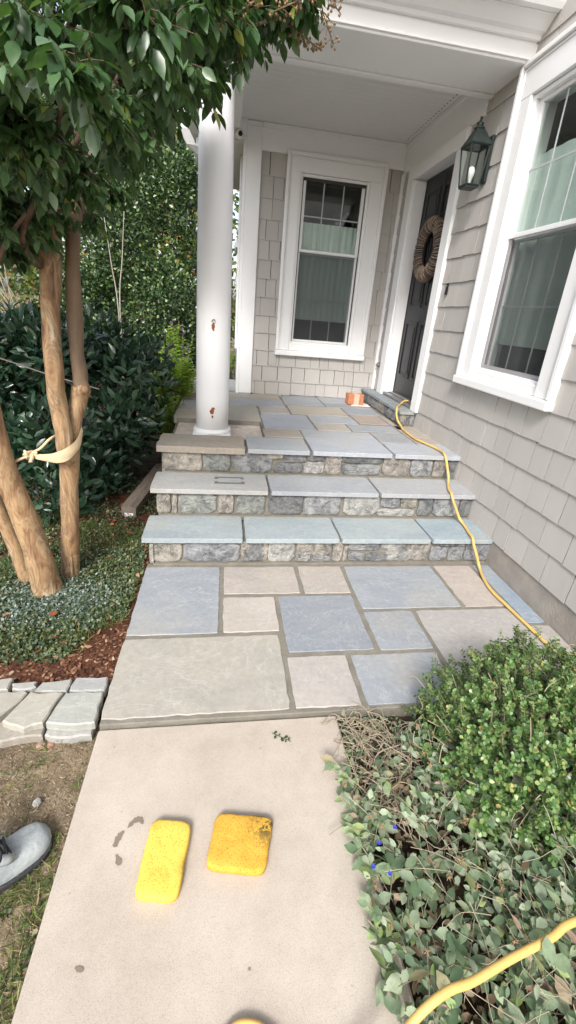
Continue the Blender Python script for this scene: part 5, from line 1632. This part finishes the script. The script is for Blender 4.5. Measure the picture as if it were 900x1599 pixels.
# bare saplings
for pts, lab in (([(-0.635, 2.8, -0.05), (-0.640, 2.8, 1.165), (-0.68, 2.8, 1.6), (-0.72, 2.8, 2.0)], 'thin bare pale sapling stem left of the column, the more leaning one'),
                 ([(-0.60, 2.75, -0.05), (-0.615, 2.75, 1.2), (-0.57, 2.75, 1.65), (-0.53, 2.75, 2.05)], 'thin bare pale sapling stem nearest the column'),
                 ([(-0.95, 2.6, -0.05), (-0.98, 2.6, 1.2), (-0.96, 2.6, 1.8)], 'thin bare straight stem just right of the tree trunks')):
    P = spline(pts, 5)
    tag(build('sapling', MB().tube(P, lerp_list([0.008, 0.006, 0.003], len(P)), 6), 'cord'), lab, 'sapling', 'bare sapling stems')
ts_ = MB()
random.seed(14)
for i in range(14):
    a = Vector((-1.15 + random.uniform(-0.1, 0.1), 1.9, 1.0)); b = a + Vector((random.uniform(-0.7, 0.15), random.uniform(-0.2, 0.2), random.uniform(0.25, 0.75)))
    ts_.tube(spline([a, a.lerp(b, 0.5) + rv(0.03), b], 4), [0.005] * 5 + [0.003] * 4, 5)
tag(build('dry_branches', ts_, 'twig'), 'bundle of dry pale branches sticking up from the laurel at the left', 'branches')

# perennials with purple spikes
def perennial(base, n, h, lab, seed, spread=0.12):
    random.seed(seed)
    t = thing('flowering_perennial', lab, 'plant', base, 'yellow-green perennials beside the porch')
    lv = Leaves(); sm = MB(); fl = MB()
    b = Vector(base)
    for i in range(n):
        top_ = b + Vector((random.gauss(0, spread), random.gauss(0, spread), h * random.uniform(0.7, 1.0)))
        P = spline([b + Vector((random.gauss(0, 0.04), random.gauss(0, 0.04), 0)), b.lerp(top_, 0.5) + rv(0.02), top_], 6)
        sm.tube(P, lerp_list([0.004, 0.002], len(P)), 4, False)
        m_ = int(h / 0.022)
        for j in range(m_):
            t_ = 0.2 + 0.78 * j / m_
            p = P[min(int(t_ * (len(P) - 1)), len(P) - 1)].lerp(P[min(int(t_ * (len(P) - 1)) + 1, len(P) - 1)], (t_ * (len(P) - 1)) % 1)
            an = j * 1.57 + random.uniform(-0.3, 0.3)
            for s_ in (0, math.pi):
                d = Vector((math.cos(an + s_), math.sin(an + s_), 0.35)) + rv(0.12)
                lv.add(p, d, Vector((0, 0, 1)) + rv(0.2), random.uniform(0.055, 0.095) * (1.15 - t_ * 0.5))
        if i % 6 == 0:
            for j in range(16):
                q = top_ + Vector((0, 0, j * 0.007)) + rv(0.004)
                fl.lathe([(0.001, -0.004), (0.005, 0), (0.001, 0.005)], q, 5, False)
    build('stems', sm, 'twig', t)
    lv.build(t, M['perennial_leaf'], 'oval', 0, 'leaf', 'foliage', 0.75, seed)
    build('flower_spike', fl, 'purple', t)
perennial((-0.10, 2.55, 0.0), 17, 1.16, 'yellow-green perennial with a purple flower spike, rising highest behind the laurel', 41, 0.10)
perennial((0.02, 2.1, 0.0), 15, 0.92, 'yellow-green leafy perennial pressed against the left side of the column', 42, 0.09)
perennial((-0.03, 1.7, 0.0), 12, 0.62, 'low yellow-green perennial at the corner of the porch slab', 43, 0.07)
perennial((-0.16, 2.1, 0.0), 18, 0.95, 'yellow-green leafy perennial spilling over the right end of the dark laurel', 45, 0.12)
perennial((0.33, 3.75, 0.0), 14, 1.1, 'green perennial glimpsed between the column and the porch corner', 44, 0.12)

# timber
tm = thing('timber', 'weathered grey timber lying in the leaves beside the steps', 'timber', (-0.21, 0.9, -0.04))
tp = [Vector((-0.195, 0.645, 0.0)), Vector((-0.075, 1.42, 0.035))]
ax = (tp[1] - tp[0]).normalized(); sd_ = Vector((ax.y, -ax.x, 0)).normalized()
vs = []
for p in tp:
    for (s_, z_) in ((-0.045, -0.042), (0.045, -0.042), (0.050, 0.035), (0.012, 0.045), (-0.048, 0.040)):
        vs.append(p + sd_ * s_ + Vector((0, 0, z_)))
build('beam', MB().add(vs, [(4, 3, 2, 1, 0), (5, 6, 7, 8, 9)] + [(i, (i + 1) % 5, 5 + (i + 1) % 5, 5 + i) for i in range(5)]), 'timber', tm)
build('label', MB().add([p + ax * -0.0015 for p in (tp[0] + sd_ * -0.030 + Vector((0, 0, -0.030)), tp[0] + sd_ * 0.030 + Vector((0, 0, -0.028)), tp[0] + sd_ * 0.032 + Vector((0, 0, -0.002)), tp[0] + sd_ * -0.028 + Vector((0, 0, -0.004)))], [(0, 1, 2, 3)]), 'paper', tm)

# ------------------------------------------------------------------ ground cover round the tree
def spread(n, fn, mat, kind, name, label, cat, seed, wscale=1.0):
    random.seed(seed)
    lv = Leaves()
    for i in range(n):
        r_ = fn()
        if r_:
            lv.add(*r_)
    o = lv.build(None, mat, kind, 0, stuff_name=name, wscale=wscale, seed=seed)
    return tag(o, label, cat, kind='stuff')


def edge_ok(x, y):
    # bed edge: mulch strip left bare along the patio and behind the edging
    e = 0.03 + 0.05 * noise.noise(Vector((x * 9, y * 9, 3)))
    return y > -0.69 + e + max(0, x + 0.22) * 1.25 and x < 0.012 - max(0, e) * 0.4 - max(0, -0.3 - y) * 0.1


def soilz(x, y):
    return -0.035 + nz(x, y, 5, 0.014) + nz(x, y, 32, 0.012, 5)


def f_dust():
    x = random.gauss(-0.37, 0.14); y = random.gauss(-0.28, 0.10)
    if not edge_ok(x, y) or x < -1.6:
        return
    return (x, y, soilz(x, y) + random.uniform(0.003, 0.035)), rdir() + Vector((0, 0, 0.1)), Vector((0, 0, 1)) + rv(0.35), random.uniform(0.008, 0.016)
spread(6500, f_dust, M['dust_leaf'], 'oval', 'dusty_creeper', 'dusty grey-green creeper with tiny leaves around the foot of the tree', 'ground cover', 51, 1.2)
def f_creep():
    x = random.uniform(-1.2, 0.03); y = random.uniform(-0.70, 1.3) if random.random() < 0.55 else random.uniform(-0.7, 0.2)
    if not edge_ok(x, y):
        return
    if noise.noise(Vector((x * 5, y * 5, 9))) < -0.42:
        return
    return (x, y, soilz(x, y) + random.uniform(0.002, 0.028)), rdir() + Vector((0, 0, 0.1)), Vector((0, 0, 1)) + rv(0.45), random.uniform(0.009, 0.019)
spread(36000, f_creep, M['creeper_leaf'], 'oval', 'green_creeper', 'low green creeper covering the bed between tree and steps', 'ground cover', 52, 1.1)
def f_grass():
    x = random.uniform(-1.2, 0.0); y = random.uniform(-0.62, 0.6)
    if not edge_ok(x, y + 0.04):
        return
    if noise.noise(Vector((x * 4, y * 4, 2))) < -0.15 and y > -0.45:
        return
    d = Vector((random.gauss(0, 0.5), random.gauss(-0.1, 0.5), random.uniform(0.35, 1.0)))
    return (x, y, soilz(x, y)), d, Vector((random.gauss(0, 1), random.gauss(0, 1), 0.6)), random.uniform(0.025, 0.065)
spread(15000, f_grass, M['grass'], 'blade', 'grass', 'thin grass growing through the creeper in front of the tree', 'grass', 53, 0.9)
def f_chip():
    x = random.uniform(-1.2, 0.018); y = random.uniform(-0.78, 0.3)
    if edge_ok(x - 0.03, y - 0.03) and random.random() < 0.93:
        return
    return (x, y, soilz(x, y) + 0.003), Vector((random.gauss(0, 1), random.gauss(0, 1), random.gauss(0, 0.2))), Vector((0, 0, 1)) + rv(0.3), random.uniform(0.008, 0.026)
spread(7000, f_chip, M['chip'], 'chip', 'mulch_chips', 'red-brown mulch chips along the edge of the bed', 'mulch', 54)
def f_dead():
    x = random.uniform(-1.2, 0.0); y = random.uniform(-0.7, 0.9)
    return (x, y, soilz(x, y) + 0.028), Vector((random.gauss(0, 1), random.gauss(0, 1), random.gauss(0, 0.2))), Vector((0, 0, 1)) + rv(0.3), random.uniform(0.014, 0.032)
spread(130, f_dead, M['dead_leaf'], 'big', 'leaf_litter', 'brown and pinkish dead leaves scattered over the creeper in the tree bed', 'leaf litter', 58, 1.2)
# lawn litter and grass at the left of the walk
def lz(x, y):
    return -0.062 + nz(x, y, 6, 0.012) + nz(x, y, 28, 0.006, 3)
def f_lit():
    x = random.uniform(-0.9, 0.02); y = random.uniform(-2.2, -0.99)
    return (x, y, lz(x, y) + 0.002), Vector((random.gauss(0, 1), random.gauss(0, 1), random.gauss(0, 0.15))), Vector((0, 0, 1)) + rv(0.3), random.uniform(0.003, 0.011)
spread(15000, f_lit, M['litter'], 'chip', 'lawn_litter', 'straw-coloured bits and crumbs scattered over the bare lawn soil', 'litter', 55, 0.5)
def f_lgrass():
    x = random.uniform(-0.8, 0.02); y = random.uniform(-2.2, -0.99)
    k = noise.noise(Vector((x * 7, y * 7, 4)))
    w_ = 0.16 + 2.5 * max(0, (-1.28 - y) * 3) + (0.45 if x > -0.03 and y > -1.3 else 0)
    if random.random() > w_ or k < (-0.05 if y > -1.32 else -0.3):
        return
    d = Vector((random.gauss(0, 0.7), random.gauss(0, 0.7), random.uniform(0.3, 0.8)))
    return (x, y, lz(x, y)), d, Vector((random.gauss(0, 1), random.gauss(0, 1), 0.6)), random.uniform(0.02, 0.045)
spread(22000, f_lgrass, M['grass'], 'blade', 'grass', 'sparse worn grass between the boot and the concrete walk', 'grass', 56, 1.3)
def f_lclov():
    x = random.uniform(-0.5, 0.015); y = random.uniform(-2.2, -1.36)
    if noise.noise(Vector((x * 9, y * 9, 7))) < 0.0:
        return
    return (x, y, lz(x, y) + random.uniform(0.004, 0.016)), rdir(), Vector((0, 0, 1)) + rv(0.3), random.uniform(0.010, 0.018)
spread(2500, f_lclov, M['creeper_leaf'], 'small', 'clover', 'small clover leaves in the grass at the lower left edge of the walk', 'clover', 57, 1.4)

# ------------------------------------------------------------------ boxwood
random.seed(61)
bx = thing('boxwood_shrub', 'rounded boxwood bush with tiny bright green leaves at the corner of the patio', 'shrub', (1.40, -1.22, -0.04))
BC = Vector((1.42, -1.245, 0.11)); BR = Vector((0.40, 0.33, 0.325))
bl_ = Leaves(); bst = MB()
for i in range(2700):
    d = rdir()
    if d.z < -0.45:
        continue
    lump = 1 + 0.12 * noise.noise(d * 2.4 + Vector((3, 1, 7))) + 0.10 * noise.noise(d * 5.5)
    rr = lump * (random.uniform(0.80, 1.0) if random.random() < 0.7 else random.uniform(0.45, 0.8))
    if random.random() < 0.06:
        rr *= 1.07
    tip = BC + Vector((d.x * BR.x, d.y * BR.y, d.z * BR.z)) * rr
    if tip.z < -0.03:
        continue
    ax = (d + Vector((0, 0, 0.55)) + rv(0.35)).normalized()
    L = random.uniform(0.035, 0.06)
    a = tip - ax * L
    bst.tube([a, tip], 0.0009, 3, False)
    side = ax.cross(rdir()).normalized()
    nl = int(L / 0.0055)
    for j in range(nl):
        p = a.lerp(tip, (j + 1) / nl)
        an = j * math.pi / 2
        s1 = side * math.cos(an) + ax.cross(side) * math.sin(an)
        for sg in (1, -1):
            bl_.add(p, s1 * sg + ax * 0.55 + rv(0.15), ax + s1 * sg * -0.3 + rv(0.2), random.uniform(0.011, 0.0175))
for i in range(60):
    d = rdir()
    if d.z < -0.2: continue
    e = BC + Vector((d.x * BR.x, d.y * BR.y, d.z * BR.z)) * random.uniform(0.95, 1.06)
    q = e + (rdir() + d * 0.3) * random.uniform(0.03, 0.08)
    bst.tube(spline([e, e.lerp(q, 0.5) + rv(0.006), q], 3), 0.0012, 4, False)
for i in range(26):
    d = rdir(); d.z = abs(d.z) * 0.8 + 0.1
    e = BC + Vector((d.x * BR.x, d.y * BR.y, d.z * BR.z)) * 0.92
    a = Vector((1.40 + random.gauss(0, 0.03), -1.22 + random.gauss(0, 0.03), -0.05))
    P = spline([a, a.lerp(e, 0.5) + rv(0.03), e], 5)
    bst.tube(P, lerp_list([0.007, 0.004, 0.0015], len(P)), 5, False)
build('stems', bst, 'twig', bx, kind='stuff')
bl_.build(bx, M['box_leaf'], 'small', 0, 'leaf', 'foliage', 1.25, 61)
# a few big pale leaves of the ground cover poking through the bush
# ------------------------------------------------------------------ plumbago ground cover at lower right
random.seed(71)
pl = thing('plumbago', 'grey-green leafy ground cover with a few blue flowers along the right edge of the walk', 'ground cover', (1.05, -1.55, -0.04))
pv = Leaves(); pv2 = Leaves(); ps = MB()
def gz(x, y):
    return 0.02 + 0.07 * min(1, max(0, (x - 0.80) * 5)) + 0.03 * noise.noise(Vector((x * 5, y * 5, 0)))
for i in range(1700):
    x = random.uniform(0.80, 1.95); y = random.uniform(-2.35, -1.16)
    if x < 1.04 and y > -1.25 - (1.0 - x) * 0.1 and random.random() < 0.88:
        continue
    lean = Vector((random.gauss(-0.05 if x < 0.95 else 0, 0.07), random.gauss(-0.03, 0.07), 0))
    b = Vector((x, y, -0.04)); h_ = gz(x, y) * random.uniform(0.75, 1.35) + 0.05
    tip = b + lean + Vector((0, 0, h_))
    tip.x = max(tip.x, 0.772 + random.uniform(-0.014, 0.01))
    P = spline([b, b.lerp(tip, 0.55) + Vector((0, 0, 0.01)), tip], 4)
    ps.tube(P, 0.0012, 3, False)
    n = random.randint(6, 10)
    for j in range(n):
        t_ = 0.30 + 0.7 * (j + 0.5) / n
        p = P[0].lerp(P[-1], t_) + rv(0.004)
        an = random.uniform(0, 6.28)
        d = Vector((math.cos(an), math.sin(an), random.uniform(-0.15, 0.45)))
        (pv if random.random() < 0.6 else pv2).add(p, d, Vector((0, 0, 1)) + rv(0.42), random.uniform(0.015, 0.030) if random.random() < 0.72 else random.uniform(0.030, 0.050))
pv.build(pl, M['plumbago_leaf'], 'oval', 180, 'leaf', 'foliage', 0.95, 71)
pv2.build(pl, M['plumbago_leaf'], 'big', 120, 'leaf', 'foliage', 0.95, 72)
for i in range(420):
    a = Vector((random.uniform(0.80, 1.9), random.uniform(-2.2, -1.15), 0)); a.z = gz(a.x, a.y) + random.uniform(-0.01, 0.05)
    d = Vector((random.gauss(0, 0.07), random.gauss(0, 0.07), random.gauss(0, 0.015)))
    if min(a.x, (a + d).x) < 0.78: continue
    ps.tube(spline([a, a + d * 0.5 + rv(0.008), a + d], 3), 0.0010, 3, False)
build('stems', ps, 'twig', pl, kind='stuff')
fb = [(0.795, -1.505, 0.075), (0.810, -1.480, 0.12), (0.822, -1.535, 0.10), (0.855, -1.46, 0.14)]
for p in fb:
    f_ = MB()
    for k in range(5):
        an = k * 1.257
        c = Vector(p); r1 = Vector((math.cos(an), math.sin(an), 0.25)) * 0.006; s1 = Vector((-math.sin(an), math.cos(an), 0)) * 0.0026
        f_.add([c, c + r1 * 0.6 + s1, c + r1, c + r1 * 0.6 - s1], [(0, 1, 2, 3)])
    build('flower', f_, 'blue_petal', pl)
cf = MB()
for i in range(26):
    p = Vector((random.uniform(0.76, 1.2), random.uniform(-1.75, -1.22), 0)); p.z = gz(p.x, p.y) + 0.05
    for k in range(9):
        d = rdir() * 0.009
        cf.tube([p, p + d], [0.002, 0.0008], 4, False)
build('seed_head', cf, 'seed', pl, kind='stuff')
# dry stems by the patio corner
random.seed(81)
dr = MB()
for i in range(230):
    a = Vector((random.uniform(0.85, 1.08), random.uniform(-1.33, -1.01), -0.035))
    d = Vector((random.gauss(-0.02, 0.07), random.gauss(-0.05, 0.07), random.uniform(0.01, 0.07)))
    mid_ = a + d * 0.5 + Vector((random.gauss(0, 0.02), random.gauss(0, 0.02), random.uniform(0.0, 0.035)))
    dr.tube(spline([a, mid_, a + d], 4), random.uniform(0.0009, 0.0019), 4, False)
tag(build('dry_stems', dr, 'twig', kind='stuff'), 'tangle of dry straw-coloured stems on dark soil at the patio corner', 'dry stems')
def f_litr():
    x = random.uniform(0.84, 1.15); y = random.uniform(-1.35, -0.99)
    return (x, y, -0.04 + random.uniform(0.0, 0.02)), Vector((random.gauss(0, 1), random.gauss(0, 1), random.gauss(0, 0.3))), Vector((0, 0, 1)) + rv(0.4), random.uniform(0.010, 0.024)
spread(700, f_litr, M['plumbago_leaf'], 'oval', 'leaf_litter', 'small withered grey-green leaves lying under the dry stems', 'leaf litter', 82, 0.8)

def f_litb():
    x = random.uniform(0.84, 1.95); y = random.uniform(-2.3, -1.2)
    return (x, y, -0.035 + random.uniform(0.0, 0.05)), Vector((random.gauss(0, 1), random.gauss(0, 1), random.gauss(0, 0.3))), Vector((0, 0, 1)) + rv(0.4), random.uniform(0.012, 0.032)
spread(3800, f_litb, M['litter'], 'oval', 'leaf_litter', 'dull brown leaf litter under the ground cover right of the walk', 'leaf litter', 83, 0.8)

# ------------------------------------------------------------------ single fallen leaves
def fallen(x, y, z, s, lab, mat='dead_leaf', group=None, yaw=None, w=1.0):
    v, f = leaf_template('big')
    an = random.uniform(0, 6.28) if yaw is None else yaw
    vs = []
    for p in v:
        px_, py_, pz_ = p[0] * s * w, p[1] * s, (p[2] * 0.5 + 0.14) * s + 0.02 * s * random.uniform(-1, 1)
        vs.append((x + px_ * math.cos(an) - py_ * math.sin(an), y + px_ * math.sin(an) + py_ * math.cos(an), z + pz_))
    return tag(build('fallen_leaf', MB().add(vs, f, True), mat), lab, 'leaf', group)
random.seed(91)
fallen(-0.30, -0.42, 0.0, 0.045, 'bright orange-red fallen leaf on the grey creeper in front of the trunk', yaw=0.6, w=1.6)
fallen(-0.10, -0.60, -0.02, 0.038, 'red-brown fallen leaf on the mulch near the stone edging', yaw=1.4, w=0.8)
fallen(1.17, -1.55, 0.11, 0.030, 'brown curled leaf on the ground cover above the lower hose', mat='litter', yaw=2.2)
fallen(1.38, -1.66, 0.16, 0.06, 'torn brown leaf beside the hose at the right edge', mat='litter', yaw=0.3, w=1.3)
fallen(1.60, -1.42, 0.16, 0.055, 'pinkish-brown dry leaf beside the bush at the right edge', mat='litter', yaw=1.9, w=1.4)
fallen(1.34, -1.36, 0.30, 0.055, 'broad pale green leaf lying on top of the clipped bush', 'plumbago_leaf', yaw=3.0, w=1.1)
sp = MB(); v, f = leaf_template('small')
for k in range(7):
    an = -0.5 + random.uniform(-0.9, 0.9) + (math.pi if k % 2 else 0); s = random.uniform(0.012, 0.02); o_ = Vector((0.600 + 0.008 * k, -1.055 - 0.005 * k, -0.014))
    sp.add([(o_.x + (p[0] * math.cos(an) - p[1] * math.sin(an)) * s, o_.y + (p[0] * math.sin(an) + p[1] * math.cos(an)) * s, o_.z + 0.003 + abs(p[2]) * s) for p in v], f)
sp.tube([(0.595, -1.05, -0.013), (0.655, -1.087, -0.013)], 0.001, 4)
tag(build('sprig', sp, 'creeper_leaf'), 'small green leafy sprig lying on the concrete walk below the flagstones', 'sprig')
